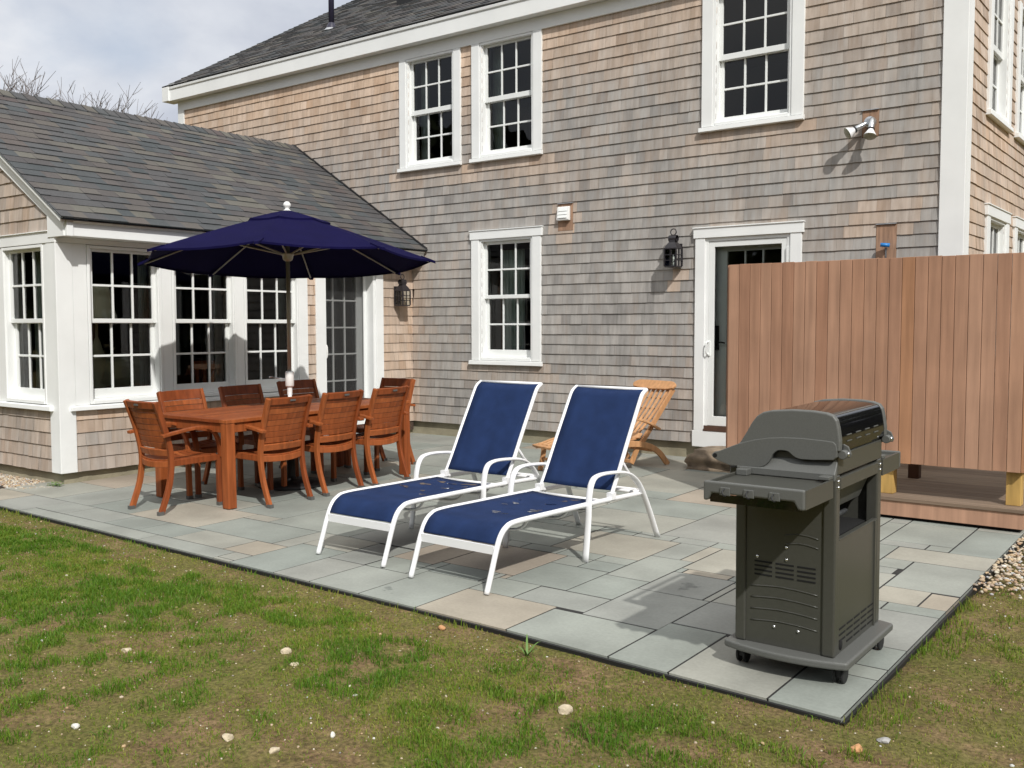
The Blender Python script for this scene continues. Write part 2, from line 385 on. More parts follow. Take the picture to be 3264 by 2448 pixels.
# ---- garden door on the main wall (storm door over a glazed door)
def main_door():
    F = FM; mb = MB()
    fbox(mb, F, -4.783, -4.668, -.01, .038, .382, 2.4675); fbox(mb, F, -3.722, -3.605, -.01, .038, .382, 2.4675)
    fbox(mb, F, -4.803, -3.585, -.01, .046, 2.467, 2.571); fbox(mb, F, -4.811, -3.577, -.01, .056, 2.571, 2.583)
    fbox(mb, F, -4.80, -3.59, -.03, .040, .205, .381)
    d = mb.build('door', M['trim'], house, bevel=.003)
    j = MB()
    for a, b in ((-4.667, -4.632), (-3.758, -3.723)): fbox(j, F, a, b, -.17, .02, .44, 2.43)
    fbox(j, F, -4.667, -3.723, -.17, .02, 2.43, 2.465); j.build('frame', M['trim'], d)
    t = MB(); fbox(t, F, -4.667, -3.723, -.17, .044, .383, .405); fbox(t, F, -4.667, -3.723, -.17, .03, .406, .439, )
    t.build('threshold', M['brownpost'], d)
    s = MB()                                           # storm door
    for a, b in ((-4.630, -4.568), (-3.822, -3.760)): fbox(s, F, a, b, -.022, .012, .442, 2.427)
    fbox(s, F, -4.568, -3.822, -.022, .012, 2.368, 2.427); fbox(s, F, -4.568, -3.822, -.022, .012, .442, .545)
    s.build('storm_door', M['sash'], d, bevel=.003)
    g = MB(); g.add([F(-4.568,-.006,.545),F(-3.822,-.006,.545),F(-3.822,-.006,2.368),F(-4.568,-.006,2.368)], [(0,1,2,3)]); g.build('pane', M['glass'], d, fixn=False)
    i = MB()                                           # glazed inner door, five rows of three
    gx0, gx1, gz0, gz1 = -4.468, -3.866, .656, 2.322
    fbox(i, F, -4.630, gx0, -.145, -.10, .442, 2.427); fbox(i, F, gx1, -3.76, -.145, -.10, .442, 2.427)
    fbox(i, F, gx0, gx1, -.145, -.10, gz1, 2.427); fbox(i, F, gx0, gx1, -.145, -.10, .442, gz0)
    for k in (1, 2): u = gx0+(gx1-gx0)*k/3; fbox(i, F, u-.010, u+.010, -.135, -.102, gz0, gz1)
    for k in range(1, 5):
        z = gz0+(gz1-gz0)*k/5
        for c in range(3):
            a = gx0+(gx1-gx0)*c/3+(.010 if c else 0); b = gx0+(gx1-gx0)*(c+1)/3-(.010 if c < 2 else 0)
            fbox(i, F, a, b, -.135, -.102, z-.009, z+.009)
    i.build('glazed_door', M['sash'], d, bevel=.003)
    g = MB(); g.add([F(gx0,-.12,gz0),F(gx1,-.12,gz0),F(gx1,-.12,gz1),F(gx0,-.12,gz1)], [(0,1,2,3)]); g.build('pane', M['glass'], d, fixn=False)
    h = MB(); fbox(h, F, -4.592, -4.555, -.10, -.075, 1.26, 1.525); h.tube([F(-4.573,-.075,1.34),F(-4.573,-.04,1.34),F(-4.50,-.035,1.345),F(-4.46,-.04,1.338)], .009, 8)
    h.build('handle', M['black'], d, bevel=.002)
    h = MB(); fbox(h, F, -4.640, -4.605, .012, .026, 1.20, 1.36); h.tube(sp([F(-4.622,.02,1.35),F(-4.63,.06,1.34),F(-4.632,.065,1.28),F(-4.63,.06,1.23),F(-4.622,.02,1.21)], 4), .008, 8); h.build('latch', M['sash'], d)
    h = MB(); fbox(h, F, -3.762, -3.742, .012, .034, 2.10, 2.33); h.build('hinge', M['sash'], d)
    return (-4.667, -3.723, .383, 2.465)
opsM.append(main_door())
# ---- sunroom door
def sun_door():
    F = FS; mb = MB()
    fbox(mb, F, 7.945, 8.075, -.01, .030, .15, 2.366); fbox(mb, F, 8.965, 9.095, -.01, .030, .15, 2.366)
    d = mb.build('door', M['trim'], house, bevel=.003)
    j = MB()
    for a, b in ((8.076, 8.118), (8.922, 8.964)): fbox(j, F, a, b, -.25, .014, .15, 2.30)
    fbox(j, F, 8.076, 8.964, -.25, .014, 2.30, 2.365); j.build('frame', M['trim'], d, bevel=.003)
    t = MB(); fbox(t, F, 8.126, 8.914, -.17, .05, .13, .17); t.build('threshold', M['lead'], d)
    i = MB(); g0, g1, z0, z1 = 8.205, 8.80, .30, 2.19
    fbox(i, F, 8.12, g0, -.215, -.17, .172, 2.298); fbox(i, F, g1, 8.92, -.215, -.17, .172, 2.298)
    fbox(i, F, g0, g1, -.215, -.17, z1, 2.298); fbox(i, F, g0, g1, -.215, -.17, .172, z0)
    for k in (1, 2): u = g0+(g1-g0)*k/3; fbox(i, F, u-.010, u+.010, -.205, -.172, z0, z1)
    zr = [1.849, 1.508, 1.172, .833, .50]
    for z in zr:
        for c in range(3):
            a = g0+(g1-g0)*c/3+(.010 if c else 0); b = g0+(g1-g0)*(c+1)/3-(.010 if c < 2 else 0)
            fbox(i, F, a, b, -.205, -.172, z-.010, z+.010)
    i.build('glazed_door', M['sash'], d, bevel=.003)
    g = MB(); g.add([F(g0,-.19,z0),F(g1,-.19,z0),F(g1,-.19,z1),F(g0,-.19,z1)], [(0,1,2,3)]); g.build('pane', M['glass'], d, fixn=False)
    h = MB()
    for a, b in ((8.12, 8.172), (8.868, 8.92)): fbox(h, F, a, b, -.125, -.105, .172, 2.298)
    fbox(h, F, 8.173, 8.867, -.125, -.105, 2.235, 2.298); fbox(h, F, 8.173, 8.867, -.125, -.105, .172, .30); sc_ = h.build('screen_door', M['sash'], d, bevel=.002)
    g = MB(); g.add([F(8.173,-.115,.30),F(8.867,-.115,.30),F(8.867,-.115,2.235),F(8.173,-.115,2.235)], [(0,1,2,3)]); g.build('insect_screen', M['screen'], d, fixn=False)
    h = MB(); fbox(h, F, 8.135, 8.165, -.105, -.092, 1.10, 1.32); h.tube(sp([F(8.15,-.095,1.30),F(8.153,-.04,1.295),F(8.156,-.022,1.26),F(8.158,-.022,1.17),F(8.155,-.04,1.13),F(8.15,-.095,1.125)], 4), .011, 8)
    h.build('handle', M['white_plastic'], d, bevel=.002)
    return (8.078, 8.962, .15, 2.364)
opsS.append(sun_door())

# ---- shingles
def zcourses(lo, parts):
    zs = [lo]
    for z, n in parts:
        a = zs[-1]; zs += [a+(z-a)*(k+1)/n for k in range(n)]
    return zs
blockM = [(-6.60,-6.385,2.655,2.978), (-3.03,-2.868,3.345,3.60), (-2.876,-2.682,1.6,2.497)]
sillsM = [(-9.2,-8.1,3.59),(-7.95,-6.82,3.59),(-4.75,-3.6,3.59),(-7.98,-6.83,1.03)]
def ageM(u, z):
    a = 1.06+.44*(float(fbm(u*.45, z*.6, 3, 3))-.5)*2
    a -= .85*max(0, 1-(5.07-z)/1.15)                      # sheltered by the eaves
    a -= .26*max(0, min(1, (-7.2-u)/2.2))*max(0, min(1, (z-1.2)/2))
    for s0, s1, zs_ in sillsM:
        if s0-.15 < u < s1+.2 and z < zs_: a -= .42*max(0, 1-(zs_-z)/.38)
    if -6.62 < u < -6.36 and z < 2.7: a -= .7*max(0, 1-(2.70-z)/.5)
    if -6.7 < u < -6.28 and 2.65 < z < 3.0: a -= .4
    if u < -8.55 and z < 2.5: a -= .45*max(0, 1-(u+8.98)/.4)
    if -3.1 < u < -2.5 and 2.4 < z < 2.7: a -= .45
    if -5.1 < u < -4.9 and 1.9 < z < 2.12: a -= .6
    if -9.3 < u < -6.5 and z > 3.4: a -= .10
    return a
zsM = zcourses(.245, [(1.425,10),(2.747,11),(5.07,19)])
ops2 = [(a+.03,b-.03,c,d) for a,b,c,d in opsM[:4]]+[opsM[4]]
shingle_wall('wall', FM, -14.03, -2.305, zsM, ops2+blockM, ageM, wmin=.095, wmax=.225, skip=lambda u, z: u < -9.02 and z < 4.16-abs(u+11.33)*.63-.12)
holesM = opsM
sheet('sheathing', FM, -14.15, -2.13, .246, 5.3, holesM, .001, M['under'], house)
def ageS(u, z):
    if u > 7.75: return .10+.35*(float(fbm(u*1.5, z*1.2, 8, 3)))+max(0, .35*(1-z/1.1))
    return .52+.7*(float(fbm(u*1.2, z*1.5, 9, 3))-.4)-.6*max(0, 1-(.71-z)/.25)
zsS = zcourses(.12, [(.62,4),(.735,1)])
shingle_wall('wall', FS, 4.89, 7.945, zsS, [], ageS)
shingle_wall('wall', FS, 7.82, 7.95, zcourses(.245, [(1.425,10),(2.38,8)]), [], ageS)
shingle_wall('wall', FS, 9.09, 9.668, zcourses(.245, [(1.425,10),(2.38,8)]), [], ageS)
sheet('sheathing', FS, 4.765, 9.68, .122, 2.42, opsS, .001, M['under'], house)
def ageG(u, z): return .52+.42*(float(fbm(u*1.5, z*1.1, 12, 3))-.45)
shingle_wall('wall', FG, -13.6, -9.12, zcourses(.12, [(.634,4),(.735,1)]), [], ageG)
shingle_wall('wall', FG, -13.6, -9.065, zcourses(2.435, [(4.1,13)]), [], lambda u, z: .62+.5*(float(fbm(u*2, z, 14, 3))-.45), halfs=[(.628,1,2.36-.628*8.78),(-.628,1,2.36+.628*(22.66-8.78))])
sheet('sheathing', FG, -13.62, -8.99, .122, 2.44, opsG, .001, M['under'], house)
mb = MB(); mb.add([FG(-13.9,.001,2.4),FG(-8.76,.001,2.4),FG(-11.33,.001,4.05)], [(0,1,2)]); mb.build('sheathing', M['under'], house, fixn=False)
def ageE(u, z):
    a = .36+.5*(float(fbm(u*.9, z*.7, 16, 3))-.5)
    if 10.5 < u < 11.7 and z < 3.6: a -= .4*max(0, 1-(3.6-z)/.5)
    return a
shingle_wall('wall', FE, 9.88, 15.2, zcourses(.245, [(1.425,10),(2.747,11),(6.2,28)]), [(a+.03,b-.03,c,d) for a,b,c,d in opsE], ageE)
sheet('sheathing', FE, 9.70, 18.2, .246, 6.2, opsE, .001, M['under'], house)
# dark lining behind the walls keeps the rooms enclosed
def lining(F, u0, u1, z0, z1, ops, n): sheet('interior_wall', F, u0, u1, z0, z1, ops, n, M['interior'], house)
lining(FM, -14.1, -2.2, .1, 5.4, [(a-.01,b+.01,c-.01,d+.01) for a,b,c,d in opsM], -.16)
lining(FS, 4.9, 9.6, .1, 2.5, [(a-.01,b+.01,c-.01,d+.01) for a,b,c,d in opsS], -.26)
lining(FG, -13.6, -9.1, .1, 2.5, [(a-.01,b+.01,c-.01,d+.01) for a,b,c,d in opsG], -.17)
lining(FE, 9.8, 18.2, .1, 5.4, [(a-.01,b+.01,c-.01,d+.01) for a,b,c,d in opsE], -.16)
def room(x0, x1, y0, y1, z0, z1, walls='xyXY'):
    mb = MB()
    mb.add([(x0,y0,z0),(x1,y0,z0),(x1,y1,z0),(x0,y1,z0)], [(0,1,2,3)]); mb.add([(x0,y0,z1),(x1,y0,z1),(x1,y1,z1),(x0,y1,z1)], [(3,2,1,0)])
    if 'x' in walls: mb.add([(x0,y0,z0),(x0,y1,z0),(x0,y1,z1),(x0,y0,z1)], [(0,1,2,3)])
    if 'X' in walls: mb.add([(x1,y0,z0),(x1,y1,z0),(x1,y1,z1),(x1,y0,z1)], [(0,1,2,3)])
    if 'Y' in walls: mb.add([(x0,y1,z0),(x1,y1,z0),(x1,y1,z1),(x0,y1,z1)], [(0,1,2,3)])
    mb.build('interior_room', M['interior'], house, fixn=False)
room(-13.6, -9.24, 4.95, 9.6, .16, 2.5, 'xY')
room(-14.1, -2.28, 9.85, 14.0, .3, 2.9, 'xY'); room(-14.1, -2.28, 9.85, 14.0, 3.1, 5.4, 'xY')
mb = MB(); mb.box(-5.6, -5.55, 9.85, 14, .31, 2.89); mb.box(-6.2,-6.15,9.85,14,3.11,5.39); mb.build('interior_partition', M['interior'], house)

# ---- trim boards
mb = MB()                                              # main: frieze, corner boards
fbox(mb, FM, -14.03, -2.305, -.01, .032, 5.071, 5.222)
mb.build('frieze_board', M['trim'], house, bevel=.003)
mb = MB(); fbox(mb, FM, -2.304, -2.085, -.01, .030, .215, 5.222); mb.box(-2.12, -2.085, 9.681, 9.87, .215, 6.5); mb.build('corner_board', M['trim'], house, bevel=.004)
mb = MB(); fbox(mb, FM, -14.19, -14.031, -.01, .030, .215, 5.222); mb.build('corner_board', M['trim'], house, bevel=.004)
mb = MB(); fbox(mb, FS, 4.735, 4.900, -.01, .026, .118, 2.317); mb.box(-9.135, -8.986, 4.735, 4.77, .118, 2.317); mb.build('corner_board', M['trim'], house, bevel=.004)
for a, b in ((4.901, 5.046), (5.864, 5.976), (6.794, 6.891), (7.709, 7.822)):    # flat white boards between the sunroom windows
    mb = MB(); fbox(mb, FS, a, b, -.01, .020, .762, 2.317); mb.build('mullion_board', M['trim'], house, bevel=.003)
mb = MB(); fbox(mb, FS, 4.74, 9.668, -.01, .034, 2.318, 2.368); mb.build('frieze_board', M['trim'], house, bevel=.003)
mb = MB(); mb.prism([(-.01,.712),(-.01,.765),(.062,.752),(.066,.716),(.05,.712)], 4.842, 7.855, lambda p, q, a: FS(a, p, q)); mb.build('sill_board', M['trim'], house, bevel=.002)
for a, b in ((-9.209, -9.136), (-10.192, -9.998), (-11.3, -11.009)):
    mb = MB(); fbox(mb, FG, a, b, -.01, .020, .77, 2.317); mb.build('mullion_board', M['trim'], house, bevel=.003)
mb = MB(); mb.prism([(-.01,.715),(-.01,.772),(.062,.759),(.066,.719),(.05,.715)], -13.5, -9.07, lambda p, q, a: FG(a, p, q)); mb.build('sill_board', M['trim'], house, bevel=.002)
mb = MB(); fbox(mb, FG, -13.6, -8.96, -.01, .030, 2.318, 2.425); fbox(mb, FG, -13.6, -9.066, -.01, .044, 2.425, 2.434); mb.build('frieze_board', M['trim'], house, bevel=.003)
# foundation
mb = MB(); mb.box(-9.2, -2.14, 9.715, 9.9, -.3, .244); mb.box(-2.4, -2.145, 9.9, 18, -.3, .244); mb.build('foundation', M['concrete'], house)
mb = MB(); mb.box(-9.3, -9.02, 4.795, 9.7, -.3, .119); mb.box(-13.6, -9.3, 4.795, 5.1, -.3, .119); mb.build('foundation', M['concrete'], house)

# ---- roofs
def roof_slope(name, eave, along, up, length, run, exposure, tab=(.14,.30), seed=0, lap=.0):
    """asphalt courses: eave start point, unit vector along the eave, unit vector up the slope"""
    mb = MB(); A = Vector(along); U = Vector(up); Nn = A.cross(U)
    if Nn.z < 0: Nn = -Nn
    E = Vector(eave); n = int(run/exposure)+1; prev = random.random()
    for i in range(n):
        s0 = i*exposure; s1 = min(run, s0+exposure+.004); u = -random.random()*.2
        if s0 >= run: break
        while u < length:
            w = random.uniform(*tab); a, b = max(0, u), min(length, u+w); u += w
            if b-a < .01: continue
            th = .0135 if random.random() < .5 else .0075
            th += random.uniform(-.0008,.0008); dz = random.uniform(-.002,.002)
            r = random.random()
            p = lambda x, s, h: E+A*x+U*s+Nn*h
            mb.add([p(a,s0+dz,th),p(b,s0+dz,th),p(b,s1,.002),p(a,s1,.002)], [(0,1,2,3)], r)
            mb.add([p(a,s0+dz,th),p(b,s0+dz,th),p(b,s0+dz,-.004),p(a,s0+dz,-.004)], [(0,1,2,3)], r*.4)
            mb.add([p(a,s0+dz,th),p(a,s1,.002),p(a,s1,-.002),p(a,s0+dz,-.002)], [(0,1,2,3)], r*.4); mb.add([p(b,s0+dz,th),p(b,s1,.002),p(b,s1,-.002),p(b,s0+dz,-.002)], [(0,1,2,3)], r*.4)
    mb.add([E-Nn*.003, E+A*length-Nn*.003, E+A*length+U*run-Nn*.003, E+U*run-Nn*.003], [(0,1,2,3)], .0)
    mb.add([E-Nn*.016, E+A*length-Nn*.016, E+A*length+U*run-Nn*.016, E+U*run-Nn*.016], [(0,1,2,3)], .0)
    return mb.build(name, M['roof'], house, fixn=False)
sl = .628; cs = 1/math.hypot(1, sl)
roof_slope('roof', (-8.690,4.66,2.528), (0,1,0), (-cs,0,sl*cs), 5.02, (11.33-8.69)/cs, .1415)
roof_slope('roof', (-13.97,4.66,2.528), (0,1,0), (cs,0,sl*cs), 5.02, (11.33-8.69)/cs, .1415)
mb = MB()                                              # ridge caps
yy = 4.655
while yy < 9.66:
    r = random.random(); zt = 4.197; h = .016
    for sg in (1, -1):
        mb.add([(-11.33,yy,zt+h),(-11.33+sg*.15,yy,zt+h-.15*sl),(-11.33+sg*.15,yy+.155,zt-.15*sl+.004),(-11.33,yy+.155,zt+.004)], [(0,1,2,3)], r)
        mb.add([(-11.33,yy,zt+h),(-11.33+sg*.15,yy,zt+h-.15*sl),(-11.33+sg*.15,yy,zt-.012-.15*sl),(-11.33,yy,zt-.012)], [(0,1,2,3)], r*.4)
        mb.add([(-11.33+sg*.15,yy,zt+h-.15*sl),(-11.33+sg*.15,yy+.155,zt-.15*sl+.004),(-11.33+sg*.15,yy+.155,zt-.15*sl-.02),(-11.33+sg*.15,yy,zt-.15*sl-.02)], [(0,1,2,3)], r*.4)
    yy += .142
mb.build('ridge_cap', M['roof'], house, fixn=False)
mb = MB()                                              # step flashing where the wing meets the wall
mb.bar((-8.70,9.655,2.555),(-11.33,9.655,4.207), .014, .035, up=(0,1,0)); mb.build('flashing', M['black'], house)
s2 = .585; c2 = 1/math.hypot(1, s2)
roof_slope('roof', (-14.40,9.505,5.462), (1,0,0), (0,c2,s2*c2), 12.5, 4.6/c2, .1415, tab=(.12,.28))
# deck and ceiling under the main roof, back slope
mb = MB(); zr = 5.44+s2*4.6
mb.add([(-14.39,9.53,5.44),(-1.91,9.53,5.44),(-1.91,14.1,zr),(-14.39,14.1,zr)], [(0,1,2,3)])
mb.add([(-14.39,18.7,5.44),(-1.91,18.7,5.44),(-1.91,14.1,zr),(-14.39,14.1,zr)], [(3,2,1,0)])
mb.build('roof_deck', M['under'], house, fixn=False)
mb = MB(); mb.add([(-14.18,9.69,5.2),(-14.18,18.2,5.2),(-14.18,14.1,7.9)], [(0,1,2)]); mb.add([(-14.18,9.69,.1),(-14.18,18.2,.1),(-14.18,18.2,5.2),(-14.18,9.69,5.2)], [(0,1,2,3)])
mb.add([(-2.14,9.69,5.2),(-2.14,18.2,5.2),(-2.14,14.1,7.9)], [(0,1,2)]); mb.add([(-14.18,18.2,.1),(-2.14,18.2,.1),(-2.14,18.2,5.3),(-14.18,18.2,5.3)], [(0,1,2,3)]); mb.build('wall', M['under'], house, fixn=False)
# main eaves: fascia, crown, soffit, returned end
mb = MB(); mb.box(-14.225, -1.95, 9.527, 9.555, 5.226, 5.402); mb.build('fascia', M['trim'], house, bevel=.003)
mb = MB(); mb.prism([(9.555,5.403),(9.522,5.403),(9.512,5.415),(9.508,5.446),(9.555,5.470)], -14.225, -1.95, lambda p, q, a: Vector((a,p,q))); mb.build('crown_moulding', M['trim'], house, bevel=.002)
mb = MB(); mb.box(-14.225, -1.95, 9.556, 9.70, 5.226, 5.240); mb.build('soffit', M['trim'], house)
mb = MB(); mb.prism([(9.50,5.226),(9.50,5.45),(9.56,5.50),(9.72,5.59),(9.72,5.226)], -14.40, -14.226, lambda p, q, a: Vector((a,p,q))); mb.build('eave_return', M['trim'], house, bevel=.003)
mb = MB(); mb.prism([(9.721,5.40),(9.721,5.563),(14.1,5.563+s2*4.379),(14.1,5.40+s2*4.379)], -14.39, -14.27, lambda p, q, a: Vector((a,p,q))); mb.build('rake_board', M['trim'], house)
# sunroom eaves
mb = MB(); mb.box(-8.778, -8.750, 4.80, 9.66, 2.370, 2.487); mb.build('fascia', M['trim'], house, bevel=.003)
mb = MB(); mb.prism([(-8.778,2.488),(-8.745,2.488),(-8.735,2.500),(-8.718,2.528),(-8.718,2.533),(-8.778,2.560)], 4.80, 9.66, lambda p, q, a: Vector((p,a,q))); mb.build('crown_moulding', M['trim'], house, bevel=.002)
mb = MB(); mb.box(-8.99, -8.779, 4.80, 9.66, 2.370, 2.384); mb.build('soffit', M['trim'], house)
mb = MB(); mb.box(-8.778, -8.735, 4.735, 4.799, 2.366, 2.545); mb.build('eave_return', M['trim'], house, bevel=.003)
def rake(sgn):
    mb = MB(); x = lambda a: -11.33+sgn*a               # a = distance from the ridge
    zt = lambda a: 4.185-sl*a
    X = lambda p, q, a: Vector((x(p), a, q))
    mb.prism([(0,zt(0)-.06),(2.555,zt(2.555)-.06),(2.555,2.366),(2.262,2.366),(2.262,2.57),(0,zt(0)-.235)], 4.722, 4.758, X)
    mb.prism([(0,zt(0)-.015),(2.60,zt(2.60)-.015),(2.585,zt(2.60)-.075),(0,zt(0)-.09)], 4.690, 4.721, X)
    mb.prism([(0,zt(0)-.012),(2.62,zt(2.62)-.012),(2.60,zt(2.62)-.045),(0,zt(0)-.05)], 4.668, 4.689, X)
    mb.build('rake_board', M['trim'], house, bevel=.002)
rake(1); rake(-1)
mb = MB(); mb.add([(-8.70,4.67,2.505),(-11.33,4.67,4.158),(-11.33,9.66,4.158),(-8.70,9.66,2.505)], [(0,1,2,3)]); mb.add([(-13.96,4.67,2.505),(-11.33,4.67,4.158),(-11.33,9.66,4.158),(-13.96,9.66,2.505)], [(0,1,2,3)]); mb.build('roof_deck', M['under'], house, fixn=False)
mb = MB(); mb.add([(-13.6,4.8,.1),(-13.6,9.7,.1),(-13.6,9.7,2.6),(-13.6,4.8,2.6)], [(0,1,2,3)]); mb.build('wall', M['under'], house, fixn=False)
# roof vents
mb = MB(); mb.tube([(-11.95,11.006,6.25),(-11.95,11.006,7.6)], .046, 14); mb.lathe([(.05,.17),(.075,.12),(.10,.055)], (-11.95,11.006,6.25), 16)
p_ = mb.build('vent_pipe', mat('dark_blue_pipe', (.02,.018,.04), .4), house)
mb = MB(); mb.lathe([(.052,.12),(.08,.08),(.125,.03)], (-11.95,11.0,6.255), 18); mb.build('flashing', M['lead'], p_)
mb = MB(); mb.box(-10.98, -10.62, 11.5, 11.85, 6.62, 6.90); mb.box(-11.05,-10.55,11.44,11.9,6.90,6.94); mb.build('roof_vent', M['black'], house, bevel=.01)
# cedar mounting blocks set into the shingles
for a, b, c, d in ((-6.598,-6.387,2.657,2.976),(-3.028,-2.870,3.347,3.598),(-2.874,-2.684,1.6,2.495)):
    mb = MB(); fbox(mb, FM, a, b, -.01, .014, c, d); o_ = mb.build('mounting_block', M['rust_block'], house, bevel=.002)
    mb = MB(); fbox(mb, FM, a-.002, b+.002, .0, .029, d+.001, d+.009); mb.build('flashing', M['lead'], o_)

# ------------------------------------------------------------------ things on the walls
def lantern(label, F, uc, zb, rot, sc=1.0):
    t = empty('wall_lantern', label, 'wall lantern', F(uc, .03, zb), 0, 'black onion style wall lanterns', tilt=False)
    ang = math.atan2(F.u.y, F.u.x)
    t.rotation_euler = (0, 0, ang)
    # local x = along the wall, y = out of the wall is -y for a left-handed frame, so sign it
    sy = -1 if F is FM else -1
    Y = lambda d: sy*d
    b = MB(); c = .088; hw = .071                       # body: four corner posts, bars, top and bottom plates
    b.box(-hw, hw, Y(c-hw), Y(c+hw), 0, .014); b.box(-hw-.006, hw+.006, Y(c-hw-.006), Y(c+hw+.006), .196, .208)
    for sx in (-1, 1):
        for sd in (-1, 1): b.box(sx*hw-.007, sx*hw+.007, Y(c+sd*hw)-.007, Y(c+sd*hw)+.007, .0141, .1959)
    b.lathe([(.101,.2081),(.080,.245),(.050,.272),(.047,.30)], (0,Y(c),0), 4, X=lambda x, y, z: Vector((((x)*.7071-(y-Y(c))*.7071), Y(c)+((x)*.7071+(y-Y(c))*.7071), z)), smooth=False)
    b.box(-.012, .012, Y(.0), Y(.03), .04, .25); b.box(-.06, .06, Y(-.012), Y(.006), .02, .26)
    body = b.build('body', M['iron'], t, bevel=.0015)
    h = MB(); h.tube([(-.046,Y(c),.312),(.046,Y(c),.312)], .038, 14, cap=False); h.tube([(-.04,Y(c),.315),(.04,Y(c),.315)], .031, 14, cap=False); h.build('chimney_hood', M['iron'], t)
    r = MB(); r.tube([(math.cos(a)*.034,Y(c),.383+math.sin(a)*.034) for a in np.linspace(0,2*math.pi,21)], .006, 8, cap=False); r.build('ring', M['iron'], t)
    g = MB()
    for k in (1, 2):
        z = .014+.182*k/3
        for sd in (-1, 1):
            g.box(-hw+.0075, hw-.0075, Y(c+sd*hw)-.004, Y(c+sd*hw)+.004, z-.004, z+.004); g.box(sd*hw-.004, sd*hw+.004, Y(c-hw)+Y(.0075), Y(c+hw)-Y(.0075), z-.004, z+.004)
    for sd in (-1, 1):
        g.box(-.004, .004, Y(c+sd*hw)-.0035, Y(c+sd*hw)+.0035, .0145, .1955); g.box(sd*hw-.0035, sd*hw+.0035, Y(c)-.004, Y(c)+.004, .0145, .1955)
    g.build('guard_bars', M['iron'], t)
    p = MB()
    for sd in (-1, 1):
        x = hw-.004; p.add([(-x,Y(c+sd*x),.015),(x,Y(c+sd*x),.015),(x,Y(c+sd*x),.195),(-x,Y(c+sd*x),.195)], [(0,1,2,3)]); p.add([(sd*x,Y(c-x),.015),(sd*x,Y(c+x),.015),(sd*x,Y(c+x),.195),(sd*x,Y(c-x),.195)], [(0,1,2,3)])
    p.build('pane', M['glass'], t, fixn=False)
    l = MB(); l.lathe([(.0,.015),(.011,.015),(.011,.075),(.010,.08),(.013,.10),(.008,.125),(.001,.145)], (0,Y(c),0), 12); l.build('bulb', M['white_plastic'], t)
    return t
lantern('black iron lantern on grey shingles beside the storm door', FM, -5.005, 2.162, 0)
lantern('black iron lantern on orange shingles in the corner by the sunroom door', FS, 9.36, 1.79, 0)
# dryer / fan vent hood
t = empty('wall_vent', 'small white louvred vent hood on the shingles above the ground floor window', 'vent', FM(-6.505, .016, 2.775), tilt=False)
mb = MB(); mb.prism([(0,0),(.045,0),(.05,.015),(.03,.158),(.02,.165),(0,.165)], -.085, .085, lambda p, q, a: Vector((a,-p,q))); mb.build('hood', M['white_plastic'], t, bevel=.006, seg=3)
mb = MB()
for k in range(3): mb.prism([(.0525-.006*k,.028+.04*k),(.0585-.006*k,.030+.04*k),(.0485-.006*k,.064+.04*k),(.0455-.006*k,.064+.04*k)], -.062, .062, lambda p, q, a: Vector((a,-p,q)))
mb.build('louvre', M['sash'], t)
# twin flood light
t = empty('flood_light', 'galvanised twin floodlight with two bare reflector bulbs high on the wall', 'floodlight', FM(-2.945, .016, 3.48), tilt=False)
mb = MB(); mb.lathe([(0,.05),(.05,.05),(.055,.04),(.055,0)], (0,0,0), 18, X=lambda x, y, z: Vector((x,-z,y))); mb.box(-.018,.018,-.075,-.045,-.03,.03); mb.build('junction_box', M['steel'], t, bevel=.003)
def bulb(base, dirv):
    d = Vector(dirv).normalized(); a = d.orthogonal().normalized(); b = d.cross(a); B = Vector(base)
    X = lambda x, y, z: B+a*x+b*y+d*z
    m = MB(); m.lathe([(0,-.01),(.017,-.01),(.019,.0),(.027,.03),(.029,.10),(.024,.115)], (0,0,0), 16, X=X); o = m.build('lamp_holder', M['steel'], t)
    m = MB(); m.lathe([(.028,.112),(.034,.112),(.034,.121),(.028,.121)], (0,0,0), 16, X=X); m.build('gasket', M['black'], o)
    m = MB(); m.lathe([(.022,.116),(.030,.135),(.056,.185),(.060,.198)], (0,0,0), 22, X=X); m.build('bulb', M['white_metal'], t)
    m = MB(); m.lathe([(.060,.198),(.05,.207),(.025,.213),(.001,.214)], (0,0,0), 22, X=X); m.build('bulb_lens', mat('frosted_lens', (.30,.30,.22), .25), t)
bulb((-.03,-.06,-.015), (-.62,-.45,-.42)); bulb((.035,-.07,.02), (.02,-.38,-.80))
# shower pipe stub with blue cap
t = empty('shower_pipe', 'capped pipe with bright blue end sticking out above the cedar enclosure', 'pipe', FM(-2.77, .0, 2.0), tilt=False)
mb = MB(); mb.tube([(0,-.03,-.2),(0,-.05,.12),(0,-.055,.27)], .010, 8); mb.build('pipe', M['iron'], t)
mb = MB(); mb.tube([(-.045,-.075,.297),(.035,-.05,.29)], .019, 12); mb.build('cap', M['blue'], t)

# ------------------------------------------------------------------ indoors, seen through the panes
def curtain(label, F, u0, u1, z0, z1, n, m='curtain'):
    mb = MB(); k = 28; vs = []
    for j in (0, 1):
        for i in range(k+1):
            u = u0+(u1-u0)*i/k; vs.append(F(u, n+.03*math.sin(i*1.25), (z0, z1)[j]))
    mb.add(vs, [(i,i+1,k+2+i,k+1+i) for i in range(k)], .5, smooth=True)
    o = mb.build('curtain', M[m], fixn=False); tag(o, label, 'curtain', 'curtains behind the windows'); return o
curtain('pale curtain behind the lower sash of the ground floor window, nearer the wing', FM, -7.66, -7.33, 1.15, 2.5, -.30)
curtain('pale curtain panel in the middle of the ground floor window', FM, -7.30, -7.08, 1.15, 2.5, -.42)
curtain('pale curtain strip at the edge of the upper window farthest from the corner board', FM, -9.02, -8.90, 3.7, 5.05, -.26)
curtain('pale curtain strip at the edge of the second upper window', FM, -7.78, -7.63, 3.7, 5.05, -.26)
